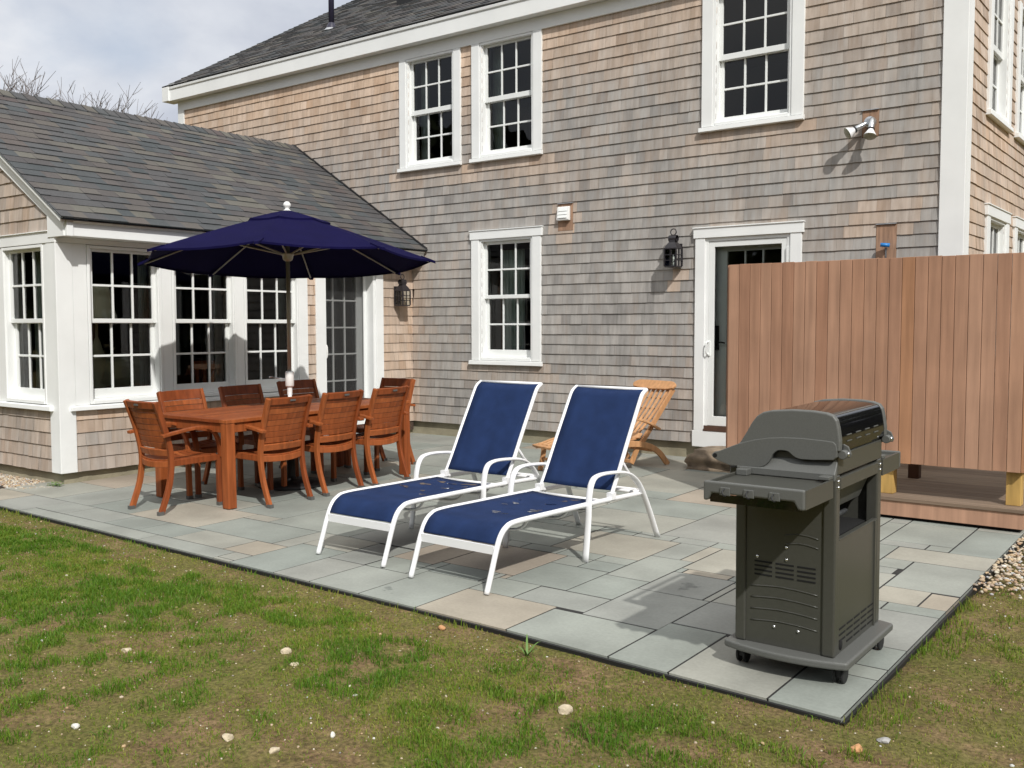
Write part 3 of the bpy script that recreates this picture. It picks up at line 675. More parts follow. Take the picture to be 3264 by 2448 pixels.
curtain('greenish curtain behind the sunroom gable window', FG, -9.98, -9.72, .8, 2.3, -.30)
curtain('narrow curtain at the far edge of the sunroom window nearest the corner', FS, 5.80, 5.93, .8, 2.3, -.32)
curtain('narrow curtain beside the middle sunroom window, toward the door', FS, 6.74, 6.86, .8, 2.3, -.32)
curtain('narrow curtain beside the sunroom window nearest the door', FS, 7.66, 7.78, .8, 2.3, -.32)
t = empty('table_lamp', 'cream shaded table lamp standing inside the first sunroom window', 'lamp', (-9.31,5.33,.9), tilt=False)
mb = MB(); mb.lathe([(.21,.66),(.12,1.05)], (0,0,0), 24); mb.lathe([(.20,.66),(.11,1.05)], (0,0,0), 24); mb.build('lamp_shade', M['shade'], t, fixn=False)
mb = MB(); mb.lathe([(0,0),(.09,0),(.09,.02),(.03,.05),(.07,.2),(.08,.3),(.03,.48),(.012,.52),(.012,.9)], (0,0,0), 18); mb.build('lamp_base', M['sofa'], t)
t = empty('side_table', 'dark side table under the lamp inside the sunroom', 'table', (-9.37,5.33,.16), tilt=False)
mb = MB(); mb.box(-.16,.16,-.28,.28,.70,.739); mb.build('table_top', M['brownpost'], t)
for sx in (-1,1):
    for sy in (-1,1):
        mb = MB(); mb.box(sx*.13-.02,sx*.13+.02,sy*.25-.02,sy*.25+.02,0,.699); mb.build('leg', M['brownpost'], t)
t = empty('armchair', 'pale green upholstered armchair inside the sunroom behind the first lower sash', 'armchair', (-9.85,5.95,.16), tilt=False)
mb = MB(); mb.box(-.4,.4,-.38,.38,.1,.46); mb.build('seat', M['sofa'], t, bevel=.06, seg=3)
mb = MB(); mb.box(-.45,-.22,-.45,.45,.1,1.02); mb.build('backrest', M['sofa'], t, bevel=.10, seg=4)
for s_ in (-1,1):
    mb = MB(); mb.box(-.4,.42,s_*.385,s_*.55,.1,.70); mb.build('armrest', M['sofa'], t, bevel=.07, seg=4)
t = empty('wooden_chair', 'orange wooden slat chair inside the sunroom behind the middle window', 'chair', (-9.62,6.95,.16), rad(60), tilt=False)
mb = MB(); mb.box(-.22,.22,-.22,.22,.42,.45); mb.build('seat', M['euca'], t, bevel=.006)
mb = MB(); mb.box(-.24,.24,.19,.215,.86,.96); mb.build('top_rail', M['euca'], t, bevel=.01)
mb = MB()
for k in range(5): mb.box(-.19+.085*k,-.15+.085*k,.193,.208,.451,.859)
mb.build('back_slats', M['euca'], t, bevel=.003)
for sx in (-1,1):
    for sy in (-1,1):
        mb = MB(); mb.box(sx*.19-.018,sx*.19+.018,sy*.19-.018,sy*.19+.018,0,.419); mb.build('leg', M['euca'], t)

# ------------------------------------------------------------------ ground
def edge_np(x):
    x = np.asarray(x, float); return np.where(x > -3, 3.722-.054*(x+1.2), 3.819-.019*(x+3))
def gh(x, y):
    """lawn height"""
    x = np.asarray(x, float); y = np.asarray(y, float)
    near = np.clip(1-np.hypot(x+3, y-3)/25, 0, 1)
    h = -.050+(.040*(fbm(x*.8, y*.8, 20, 3)-.5)+.030*(fbm(x*4.5, y*4.5, 24, 3)-.5))*near
    h = h+np.where(y > 4.0, np.clip((y-4.0)*.012, 0, .06), 0)
    ed = np.where(x < -1.2, edge_np(x)-y, np.where(y > 3.6, x+1.2, np.hypot(x+1.2, y-3.6)))
    k = np.clip(1-ed/.45, 0, 1)*((x > -9.3) & (ed > -.02)); h = h*(1-k*.8)+(-.030+.012*(fbm(x*4, y*4, 27, 2)-.5))*k*.8
    inside = (x > -9.6) & (x < -1.24) & (y > 3.95)
    h = np.where(inside, -.09, h)
    return h
xs = np.unique(np.concatenate([np.linspace(-400,-14,26), np.arange(-14,3.5,.055), np.linspace(3.5,400,26)]))
ys = np.unique(np.concatenate([np.linspace(-400,-.5,24), np.arange(-.5,8.6,.055), np.linspace(8.6,500,26)]))
gx, gy = np.meshgrid(xs, ys); gz_ = gh(gx, gy)
nx, ny = len(xs), len(ys)
def np_mesh(name, V, loops, starts, totals, m, attrs=None, smooth=False):
    me = bpy.data.meshes.new(name)
    me.vertices.add(len(V)); me.vertices.foreach_set('co', np.asarray(V, np.float32).ravel())
    me.loops.add(len(loops)); me.loops.foreach_set('vertex_index', np.asarray(loops, np.int32))
    me.polygons.add(len(starts)); me.polygons.foreach_set('loop_start', np.asarray(starts, np.int32))
    try: me.polygons.foreach_set('loop_total', np.asarray(totals, np.int32))
    except Exception: pass
    for k, v in (attrs or {}).items():
        a = me.attributes.new(k, 'FLOAT', 'FACE'); a.data.foreach_set('value', np.asarray(v, np.float32))
    me.polygons.foreach_set('use_smooth', np.full(len(starts), smooth))
    me.update(); me.validate(); me.materials.append(m)
    o = bpy.data.objects.new(name, me); COL.objects.link(o); return o
idx = np.arange(nx*ny).reshape(ny, nx)
q = np.stack([idx[:-1,:-1], idx[:-1,1:], idx[1:,1:], idx[1:,:-1]], -1).reshape(-1, 4)
def bare_edge(x, y):
    d = np.where(x < -1.15, edge_np(x)-y, 9.0); d = np.minimum(d, np.where(y > edge_np(-1.2)-.1, x+1.18, np.hypot(np.minimum(x+1.2, 0), 0)+9))
    w = .08+.42*np.clip((x+6.5)/4, 0, 1)
    return np.clip(d/w, .22, 1)
def tufts(x, y):
    d = fbm(x*7.5, y*7.5, 34, 2)*.62+fbm(x*1.3+5, y*1.3, 30, 3)*.38
    left = np.clip((-x-1.2)/4.5, 0, 1)
    return np.clip((d-.53+.06*left)*7, 0, 1)*bare_edge(x, y)
def grass_density(x, y):
    d = fbm(x*1.1+5, y*1.1, 30, 3)*.5+fbm(x*4.2, y*4.2, 37, 3)*.5
    return np.clip((d-.40)*3.2, .05, 1)*bare_edge(x, y)
def soil_mat():
    m = bpy.data.materials.new('thin_lawn_soil'); m.use_nodes = True
    N, L = nt(m); b = N['Principled BSDF']; b.inputs['Roughness'].default_value = .95; b.inputs['Specular IOR Level'].default_value = .15
    tc = N.new('ShaderNodeTexCoord')
    def noise(s, d=6, r=.6):
        t = N.new('ShaderNodeTexNoise'); t.inputs['Scale'].default_value = s; t.inputs['Detail'].default_value = d; t.inputs['Roughness'].default_value = r
        L.new(tc.outputs['Object'], t.inputs['Vector']); return t.outputs['Fac']
    r = N.new('ShaderNodeValToRGB'); e = r.color_ramp.elements; e[0].position = .30; e[0].color = (.125,.080,.040,1); e[1].position = .72; e[1].color = (.265,.180,.098,1)
    L.new(noise(7), r.inputs['Fac'])
    r2 = N.new('ShaderNodeValToRGB'); e = r2.color_ramp.elements; e[0].position = .38; e[0].color = (0,0,0,1); e[1].position = .56; e[1].color = (1,1,1,1)
    L.new(noise(2.4, 7, .7), r2.inputs['Fac'])
    mx = N.new('ShaderNodeMix'); mx.data_type = 'RGBA'; mu = N.new('ShaderNodeMath'); mu.operation = 'MULTIPLY'; mu.inputs[1].default_value = .7
    L.new(r2.outputs['Color'], mu.inputs[0]); L.new(mu.outputs[0], mx.inputs['Factor']); L.new(r.outputs['Color'], mx.inputs['A']); mx.inputs['B'].default_value = (.120,.128,.030,1)
    vo = N.new('ShaderNodeTexNoise'); vo.inputs['Scale'].default_value = 55; vo.inputs['Detail'].default_value = 3; L.new(tc.outputs['Object'], vo.inputs['Vector'])
    mr = N.new('ShaderNodeMapRange'); mr.inputs['From Min'].default_value = .3; mr.inputs['From Max'].default_value = .7; mr.inputs['To Min'].default_value = .55; mr.inputs['To Max'].default_value = 1.38; L.new(vo.outputs['Fac'], mr.inputs['Value'])
    m2 = N.new('ShaderNodeMix'); m2.data_type = 'RGBA'; m2.blend_type = 'MULTIPLY'; m2.inputs['Factor'].default_value = 1; L.new(mx.outputs['Result'], m2.inputs['A']); L.new(mr.outputs[0], m2.inputs['B'])
    L.new(m2.outputs['Result'], b.inputs['Base Color'])
    bp = N.new('ShaderNodeBump'); bp.inputs['Strength'].default_value = .9; bp.inputs['Distance'].default_value = .02; L.new(noise(38, 8, .7), bp.inputs['Height']); L.new(bp.outputs[0], b.inputs['Normal'])
    return m
M['soil'] = soil_mat()
g = np_mesh('ground', np.stack([gx.ravel(), gy.ravel(), gz_.ravel()], 1), q.ravel(), np.arange(len(q))*4, np.full(len(q), 4), M['soil'], smooth=True)
tag(g, None, None, kind='structure')

# ---- patio
def edge_y(x): return float(edge_np(x))
hand = [(-1.51,-1.2,3.5,4.2),(-1.98,-1.51,3.5,4.36),(-2.3,-1.98,3.5,4.39),(-2.92,-2.3,3.5,4.25),(-3.55,-2.92,3.5,4.28),(-4.0,-3.55,3.5,4.43),(-4.43,-4.0,3.5,4.31),(-4.77,-4.43,3.5,4.31),(-5.22,-4.77,3.5,4.48),
 (-2.75,-2.29,4.25,4.845),(-2.29,-1.83,4.39,4.845),(-3.23,-2.75,4.28,4.565),(-3.55,-3.23,4.28,4.57),(-3.06,-2.75,4.565,5.0),(-3.5,-3.06,4.57,5.05),(-2.75,-2.34,4.845,5.3),(-3.06,-2.75,5.0,5.57),
 (-4.44,-4.08,4.57,5.26),(-4.77,-4.44,4.31,4.78),(-1.50,-1.2,6.74,7.56),(-1.96,-1.50,6.90,7.56),(-1.81,-1.2,6.38,6.74),(-1.62,-1.2,5.72,6.38)]
handr = {4:.9, 1:.7, 17:.97, 21:.78, 22:.35, 3:.22, 2:.12, 0:.1, 5:.2, 6:.35, 9:.5, 10:.55}
cell = .15; x_l, x_r, y_b, y_t = -9.3, -1.2, 3.45, 9.75
nxc, nyc = int(round((x_r-x_l)/cell)), int(round((y_t-y_b)/cell))
occ = np.zeros((nxc, nyc), bool); stones = []
def hand_hit(a, b, c, d): return any(a < h1-.02 and b > h0+.02 and c < h3-.02 and d > h2+.02 for h0, h1, h2, h3 in hand)
# the hand-laid stones keep their measured joints; the free cells round them are filled piece by piece
free_x = lambda i: x_l+i*cell
for i in range(nxc):
    for j in range(nyc):
        if occ[i, j]: continue
        best = None
        sizes = [(4,6),(6,4),(4,4),(3,4),(4,3),(3,3),(5,3),(3,5),(6,3),(2,3),(3,2),(2,4),(4,2),(2,2)]
        random.shuffle(sizes); sizes.sort(key=lambda s: -s[0]*s[1]*random.uniform(.5, 1.3))
        for sx_, sy_ in sizes+[(2,1),(1,2),(1,1)]:
            if i+sx_ <= nxc and j+sy_ <= nyc and not occ[i:i+sx_, j:j+sy_].any(): best = (sx_, sy_); break
        occ[i:i+best[0], j:j+best[1]] = True
        stones.append((free_x(i), free_x(i+best[0]), y_b+j*cell, y_b+(j+best[1])*cell))
def subtract(r, h):
    a, b, c, d = r; e, f, g_, k = h
    if a >= f or b <= e or c >= k or d <= g_: return [r]
    out = []
    if a < e: out.append((a, e, c, d)); a = e
    if b > f: out.append((f, b, c, d)); b = f
    if c < g_: out.append((a, b, c, g_))
    if d > k: out.append((a, b, k, d))
    return out
rects = []
for r in stones:
    L_ = [r]
    for h in hand: L_ = [x for y in L_ for x in subtract(y, h)]
    rr = random.random()**1.6
    rects += [(x, rr if len(L_) == 1 else random.random()**1.35) for x in L_ if x[1]-x[0] > .045 and x[3]-x[2] > .045]
rects += [(h, handr.get(k, random.random()*.75)) for k, h in enumerate(hand)]
mb = MB(); G = .0055
for (a, b, c, d), rr in rects:
    if a >= -1.2 or d <= edge_y((a+b)/2): continue
    ca, cb = max(c+G, edge_y(a)), max(c+G, edge_y(b)); a_, b_ = a+G, b-G
    if d-G <= max(ca, cb)+.01: continue
    h0 = random.uniform(-.0006,.0006); tx, ty = random.uniform(-.0005,.0005), random.uniform(-.0005,.0005)
    P = [(a_,ca),(b_,cb),(b_,d-G),(a_,d-G)]
    top = [(x, y, pz(y)+h0+tx*(1 if x == b_ else -1)+ty*(1 if y > (c+d)/2 else -1)) for x, y in P]
    ins = .0015; cx_, cy_ = (a_+b_)/2, (ca+d)/2
    inn = [(x+ins*(1 if x < cx_ else -1), y+ins*(1 if y < cy_ else -1), z) for x, y, z in top]
    low = [(x, y, z-.0015) for x, y, z in top]; bot = [(x, y, z-.035) for x, y, z in top]
    vs = inn+low+bot
    mb.add(vs, [(0,1,2,3)]+[(4+i,4+(i+1)%4,(i+1)%4,i) for i in range(4)]+[(8+i,8+(i+1)%4,4+(i+1)%4,4+i) for i in range(4)], rr)
patio = mb.build('patio', M['stone'], fixn=False); tag(patio, None, None, kind='structure')
def wet_patio(m):
    """a few damp stains that stay on the stones"""
    N, L = nt(m); b = N['Principled BSDF']; src = b.inputs['Base Color'].links[0].from_socket
    tc = N.new('ShaderNodeTexCoord'); t = N.new('ShaderNodeTexNoise'); t.inputs['Scale'].default_value = 1.7; t.inputs['Detail'].default_value = 7; t.inputs['Roughness'].default_value = .62
    L.new(tc.outputs['Object'], t.inputs['Vector'])
    r = N.new('ShaderNodeValToRGB'); e = r.color_ramp.elements; e[0].position = .675; e[0].color = (1,1,1,1); e[1].position = .70; e[1].color = (.62,.63,.64,1); L.new(t.outputs['Fac'], r.inputs['Fac'])
    mx = N.new('ShaderNodeMix'); mx.data_type = 'RGBA'; mx.blend_type = 'MULTIPLY'; mx.inputs['Factor'].default_value = 1
    L.new(src, mx.inputs['A']); L.new(r.outputs['Color'], mx.inputs['B']); L.new(mx.outputs['Result'], b.inputs['Base Color'])
wet_patio(M['stone'])
mb = MB(); pb = []
for x in np.linspace(-9.3, -1.2, 28): pb.append((x, edge_y(x)+.003))
vs = [(x, y, pz(y)-.0022) for x, y in pb]+[(x, 9.76, pz(9.76)-.0022) for x, y in pb]
n_ = len(pb); mb.add(vs, [(i,i+1,n_+i+1,n_+i) for i in range(n_-1)]); j_ = mb.build('patio_bed', M['joint'], fixn=False); tag(j_, None, None, kind='structure')
mb = MB()
for i in range(n_-1):
    (x0, y0_), (x1, y1_) = pb[i], pb[i+1]
    mb.add([(x0,y0_-.016,pz(y0_)-.012),(x1,y1_-.016,pz(y1_)-.012),(x1,y1_-.005,pz(y1_)-.010),(x0,y0_-.005,pz(y0_)-.010),(x0,y0_-.016,-.12),(x1,y1_-.016,-.12)], [(0,1,2,3),(4,5,1,0)])
mb.add([(-1.197,edge_y(-1.2)-.016,-.02),(-1.184,edge_y(-1.2)-.016,-.02),(-1.184,7.6,.03),(-1.197,7.6,.03),(-1.184,edge_y(-1.2)-.016,-.12),(-1.184,7.6,-.12)], [(0,1,2,3),(1,4,5,2)])
e_ = mb.build('patio_edge_strip', M['edge_strip'], fixn=False); tag(e_, None, None, kind='structure')  # black strip along the front and right sides of the patio

# ---- grass blades
def make_grass(name, n, region, dens_fn, hmin, hmax, seed, wid=(.0009,.0019), lean=.6, rnd0=0):
    R = np.random.default_rng(seed); x0, x1, y0, y1 = region
    x = R.uniform(x0, x1, n); y = R.uniform(y0, y1, n)
    d = dens_fn(x, y); keep = R.random(n) < d
    ey = edge_np(x)-.02
    onp = ((y > ey) & (x > -9.4) & (x < -1.19)) | ((x < -9.0) & (y > 3.98-.3*(x+9.0)*0)) | ((y > 6.2+.0*x) & (x > -1.2))
    # only where the camera or its near neighbours can look
    keep &= ~onp & ((x*.60-y*.80) < -1.0) & (np.hypot(x, y) > 1.4)
    x, y, d = x[keep], y[keep], d[keep]; n = len(x)
    h = R.uniform(hmin, hmax, n)*(.55+.6*d); w = R.uniform(*wid, n)*(1+.12*np.hypot(x, y))
    ph = R.uniform(0, 2*np.pi, n); ln = R.normal(0, lean, n)*h; la = R.uniform(0, 2*np.pi, n)
    dx, dy = np.cos(ph)*w, np.sin(ph)*w; z = gh(x, y)-.004
    lx, ly = np.cos(la)*ln, np.sin(la)*ln
    V = np.empty((n, 5, 3))
    V[:,0] = np.stack([x-dx, y-dy, z], 1); V[:,1] = np.stack([x+dx, y+dy, z], 1)
    V[:,2] = np.stack([x+dx*.8+lx*.35, y+dy*.8+ly*.35, z+h*.6], 1); V[:,3] = np.stack([x-dx*.8+lx*.35, y-dy*.8+ly*.35, z+h*.6], 1)
    V[:,4] = np.stack([x+lx, y+ly, z+h*np.clip(1-.25*np.abs(ln/h), .3, 1)], 1)
    b = np.arange(n)*5
    loops = np.stack([b, b+1, b+2, b+3, b+3, b+2, b+4], 1).ravel()
    starts = np.stack([np.arange(n)*7, np.arange(n)*7+4], 1).ravel(); totals = np.tile([4, 3], n)
    rn = np.clip(rnd0+.5*R.random(n)+.5*fbm(x*1.6, y*1.6, 50, 2), 0, 1)
    return np_mesh(name, V.reshape(-1, 3), loops, starts, totals, M['blade'], {'rnd': np.repeat(rn, 2)})
def blade_mat():
    m = bpy.data.materials.new('grass_blade'); m.use_nodes = True
    N, L = nt(m); b = N['Principled BSDF']; b.inputs['Roughness'].default_value = .55; b.inputs['Specular IOR Level'].default_value = .25
    a = N.new('ShaderNodeAttribute'); a.attribute_name = 'rnd'; r = N.new('ShaderNodeValToRGB'); e = r.color_ramp.elements
    e[0].position = .12; e[0].color = (.075,.170,.014,1); e[1].position = .9; e[1].color = (.27,.265,.055,1); e.new(.5).color = (.135,.225,.020,1)
    L.new(a.outputs['Fac'], r.inputs['Fac']); L.new(r.outputs['Color'], b.inputs['Base Color'])
    t = N.new('ShaderNodeBsdfTranslucent'); L.new(r.outputs['Color'], t.inputs['Color']); mx = N.new('ShaderNodeMixShader'); mx.inputs['Fac'].default_value = .3
    L.new(b.outputs[0], mx.inputs[1]); L.new(t.outputs[0], mx.inputs[2]); L.new(mx.outputs[0], N['Material Output'].inputs['Surface']); return m
M['blade'] = blade_mat()
gr = make_grass('grass', 1000000, (-9.6, .6, 1.0, 7.2), lambda x, y: .18+grass_density(x, y)*.82, .007, .026, 5, rnd0=.22)
tag(gr, 'thin mossy new grass over brown soil', 'grass', kind='stuff')
gt = make_grass('grass_tufts', 620000, (-9.6, .6, 1.0, 7.2), lambda x, y: tufts(x, y)*.9, .018, .052, 6, lean=.75, rnd0=-.12)
tag(gt, 'brighter green grass tufts through the thin lawn', 'grass', kind='stuff')
def edge_d(x, y):
    ey = edge_np(x)
    return np.clip(1-(ey-y)/.09, 0, 1)*(fbm(x*2.2, y*2, 60, 2) > .50)*.42+np.clip(1-(x+1.18)/.06, 0, 1)*(x > -1.19)*(y < 6)*.22*(fbm(x*3, y*2.5, 62, 2) > .55)
ge = make_grass('grass_fringe', 160000, (-9.3, -1.0, 3.6, 6.1), edge_d, .022, .070, 9, lean=.35)
tag(ge, 'longer grass blades fringing the black edge of the patio', 'grass', kind='stuff')

# ---- gravel and pebbles
_t = (1+5**.5)/2
ICO = np.array([(-1,_t,0),(1,_t,0),(-1,-_t,0),(1,-_t,0),(0,-1,_t),(0,1,_t),(0,-1,-_t),(0,1,-_t),(_t,0,-1),(_t,0,1),(-_t,0,-1),(-_t,0,1)])/math.hypot(1,_t)
IF = np.array([(0,11,5),(0,5,1),(0,1,7),(0,7,10),(0,10,11),(1,5,9),(5,11,4),(11,10,2),(10,7,6),(7,1,8),(3,9,4),(3,4,2),(3,2,6),(3,6,8),(3,8,9),(4,9,5),(2,4,11),(6,2,10),(8,6,7),(9,8,1)])
def pebbles(name, x, y, z, size, seed, label):
    R = np.random.default_rng(seed); n = len(x)
    V = ICO[None]*(1+R.normal(0,.10,(n,12,1)))*(size[:,None,None]*np.stack([R.uniform(.8,1.3,n), R.uniform(.7,1.1,n), R.uniform(.45,.8,n)],1)[:,None,:])
    a = R.uniform(0,2*np.pi,n); c, s = np.cos(a)[:,None], np.sin(a)[:,None]
    X = V[:,:,0]*c-V[:,:,1]*s+x[:,None]; Yv = V[:,:,0]*s+V[:,:,1]*c+y[:,None]; Z = V[:,:,2]+z[:,None]
    F = (IF[None]+(np.arange(n)*12)[:,None,None]).reshape(-1,3)
    o = np_mesh(name, np.stack([X,Yv,Z],-1).reshape(-1,3), F.ravel(), np.arange(len(F))*3, np.full(len(F),3), M['gravel'], {'rnd': np.repeat(R.random(n),20)}, smooth=True)
    tag(o, label, 'gravel', kind='stuff'); return o
R = np.random.default_rng(3)
n = 9500; x = R.uniform(-1.20, .9, n); y = R.uniform(5.9, 9.6, n); k = (y > 6.12+.10*np.sin(x*7)+.25*(x+1.1)*(x < -.9))|(R.random(n) < .04); x, y = x[k], y[k]
pebbles('gravel_strip', x, y, np.where(x < -1.17, -.004, -.016)+pz(y)*.8+R.uniform(0,.008,len(x)), R.uniform(.007,.017,len(x)), 1, 'mixed tan and grey gravel beside the patio and cedar deck')
n = 9000; x = R.uniform(-11.5, -8.97, n); y = R.uniform(4.3, 4.82, n); k = y > 4.42+.16*np.clip((x+9.1)/.1,-1,1)*(x>-9.15)+.03*np.sin(x*9); x, y = x[k], y[k]
pebbles('gravel_bed', x, y, -.02+R.uniform(0,.02,len(x)), R.uniform(.008,.016,len(x)), 2, 'fine tan gravel bed at the foot of the sunroom gable')
n = 5000; x = R.uniform(-9, .4, n); y = R.uniform(1.1, 6.3, n); ey = edge_np(x)-.03
k = ((y < ey)|(x > -1.15)) & (np.hypot(x,y) > 1.5); x, y = x[k], y[k]
pebbles('small_pebbles', x, y, gh(x,y)+.001, R.uniform(.0018,.0062,len(x))*np.where(R.random(len(x)) < .10, 1.9, 1), 4, 'tiny pale pebbles scattered through the thin lawn')
# dark soil patch left of the patio corner
mb = MB(); mb.add([(-11.5,3.99,-.018),(-9.05,4.15,-.012),(-9.0,4.40,-.012),(-9.4,4.44,-.012),(-11.5,4.45,-.014)], [(0,1,2,3,4)]); o = mb.build('dark_soil', mat('damp_soil', (.03,.022,.016), .95, noise=.5, nscale=25, bump=1, bscale=40), fixn=False); tag(o, None, None, kind='structure')
def stone_thing(label, x, y, sz, m, flat=.6, seed=0):
    import bmesh
    bm = bmesh.new(); bmesh.ops.create_icosphere(bm, subdivisions=2, radius=1); R2 = random.Random(seed)
    pl = [(Vector((R2.gauss(0,1),R2.gauss(0,1),R2.gauss(0,1))).normalized(), R2.uniform(.6,.95)) for _ in range(9)]
    for v in bm.verts:
        for d, h in pl:
            t = v.co.dot(d)
            if t > h: v.co -= d*(t-h)
        v.co += Vector((R2.gauss(0,.02),R2.gauss(0,.02),R2.gauss(0,.02)))
    a = R2.uniform(0, 6.28); bmesh.ops.scale(bm, vec=(sz, sz*R2.uniform(.6,.85), sz*flat), verts=bm.verts); bmesh.ops.rotate(bm, matrix=Matrix.Rotation(a, 3, 'Z'), verts=bm.verts)
    me = bpy.data.meshes.new('stone'); bm.to_mesh(me); bm.free(); me.materials.append(M[m])
    o = bpy.data.objects.new('stone', me); COL.objects.link(o); o.location = (x, y, float(gh(x, y))+sz*flat*.35)
    tag(o, label, 'stone', 'loose stones in the lawn'); return o
stone_thing('pale angular stone in the middle of the lawn', -3.606, 2.981, .028, 'pale_stone', .75, 1)
stone_thing('rounded tan stone in the lawn in front of the grill', -2.15, 3.209, .034, 'pale_stone', .8, 2)
stone_thing('flat whitish stone just below the pale angular one', -3.45, 2.90, .022, 'pale_stone', .5, 3)
stone_thing('grey-white stone half sunk near the bottom corner of the lawn', -3.62, 1.94, .022, 'white_stone', .6, 4)
stone_thing('buff stone at the bottom edge of the lawn', -2.79, 2.245, .024, 'pale_stone', .65, 5)
stone_thing('tan wedge shaped stone in the lower lawn', -3.03, 2.218, .030, 'pale_stone', .6, 6)
stone_thing('small bright white stone in the lower lawn', -2.724, 2.469, .017, 'white_stone', .8, 7)
stone_thing('rusty stone by the patio edge under the loungers', -3.245, 3.70, .026, 'rust_stone', .7, 8)
stone_thing('long cream stone lying in thick grass on the lawn', -4.28, 2.56, .034, 'pale_stone', .4, 9)
stone_thing('orange-brown stone beside the patio front corner', -1.08, 3.52, .030, 'rust_stone', .7, 10)
stone_thing('pale rounded stone at the bottom edge below the grill', -1.50, 2.87, .026, 'pale_stone', .75, 11)
stone_thing('grey flat stone lying among the small stones by the front corner', -1.02, 3.66, .03, 'grey_stone', .5, 12)
# broad-leaved weed by the edge
t = empty('weed', 'broad bladed grass weed sprouting at the patio edge', 'plant', (-2.66, 3.64, -.045), tilt=False)
mb = MB()
for k in range(7):
    a = k*.95+.3; L_ = random.uniform(.07,.15); pts = []
    for i in range(5):
        s = i/4; pts.append((math.cos(a)*L_*s*.8, math.sin(a)*L_*s*.8, L_*(1.3*s-.75*s*s)))
    vs = []; w = .006
    for i, p in enumerate(pts):
        ww = w*(1-(i/4)**2*.95); vs += [(p[0]-math.sin(a)*ww, p[1]+math.cos(a)*ww, p[2]),(p[0]+math.sin(a)*ww, p[1]-math.cos(a)*ww, p[2])]
    mb.add(vs, [(2*i,2*i+1,2*i+3,2*i+2) for i in range(4)], .5, smooth=True)
mb.build('leaves', M['weed'], t, fixn=False)
t = empty('clover', 'little green weed at the foot of the sunroom corner', 'plant', (-9.0, 4.70, -.01), tilt=False)
mb = MB()
for k in range(90):
    a, r_, z = random.uniform(0,6.28), random.uniform(0,.13), random.uniform(.005,.05); s = random.uniform(.008,.016); b_ = random.uniform(0,6.28)
    c_ = (math.cos(a)*r_, math.sin(a)*r_*.5, z)
    mb.add([(c_[0]+math.cos(b_+q_)*s, c_[1]+math.sin(b_+q_)*s, c_[2]+random.uniform(-.004,.004)) for q_ in (0,1.57,3.14,4.71)], [(0,1,2,3)])
mb.build('leaves', M['weed'], t, fixn=False)
# boulder step under the garden door
import bmesh
bm = bmesh.new(); bmesh.ops.create_cube(bm, size=1); bmesh.ops.subdivide_edges(bm, edges=bm.edges, cuts=7, use_grid_fill=True)
for v in bm.verts:
    p = v.co.copy(); n_s = Vector(p).normalized()*.62; v.co = p.lerp(n_s, .35)
    v.co += Vector((fbm(p.x*3+9,p.z*3+p.y,70,3)-.5, fbm(p.y*3+4,p.z*3+p.x,72,3)-.5, fbm(p.x*3,p.y*3+2,74,3)-.5))*.28
bmesh.ops.scale(bm, vec=(1.0,.55,.22), verts=bm.verts)
me = bpy.data.meshes.new('boulder_step'); bm.to_mesh(me); bm.free(); me.materials.append(M['rock']); me.polygons.foreach_set('use_smooth', [True]*len(me.polygons))
o = bpy.data.objects.new('boulder_step', me); COL.objects.link(o); o.location = (-4.05, 9.22, .155); tag(o, 'rough brown boulder used as a step below the storm door', 'boulder')
# ------------------------------------------------------------------ dining set
TX, TY = -7.157, 6.01
def make_table():
    t = empty('dining_table', 'long orange brown slatted hardwood dining table under the umbrella', 'table', (TX, TY, pz(TY)))
    W, L_ = .525, 1.10; mb = MB(); fw = .095
    for sx in (-1, 1): mb.box(sx*W, sx*(W-fw), -L_, L_, .716, .745)
    for sy in (-1, 1): mb.box(-W+fw+.001, W-fw-.001, sy*L_, sy*(L_-fw), .716, .745)
    n = 9; w = 2*(W-fw)/n
    for k in range(n):
        a = -W+fw+k*w
        if k == n//2:
            mb.box(a+.002, a+w-.002, -L_+fw+.001, -.05, .718, .7435); mb.box(a+.002, a+w-.002, .05, L_-fw-.001, .718, .7435)
        else: mb.box(a+.002, a+w-.002, -L_+fw+.001, L_-fw-.001, .718, .7435)
    mb.build('tabletop', M['euca'], t, bevel=.003)
    mb = MB()
    for sx in (-1, 1): mb.box(sx*(W-.018), sx*(W-.042), -L_+.09, L_-.09, .635, .715)
    for sy in (-1, 1): mb.box(-W+.09, W-.09, sy*(L_-.018), sy*(L_-.042), .635, .715)
    mb.build('apron', M['euca'], t, bevel=.003)
    for sx in (-1, 1):
        for sy in (-1, 1):
            mb = MB(); x, y = sx*(W-.046), sy*(L_-.046); mb.box(x-.042, x+.042, y-.042, y+.042, .004, .7155); mb.build('leg', M['euca'], t, bevel=.006)
make_table()
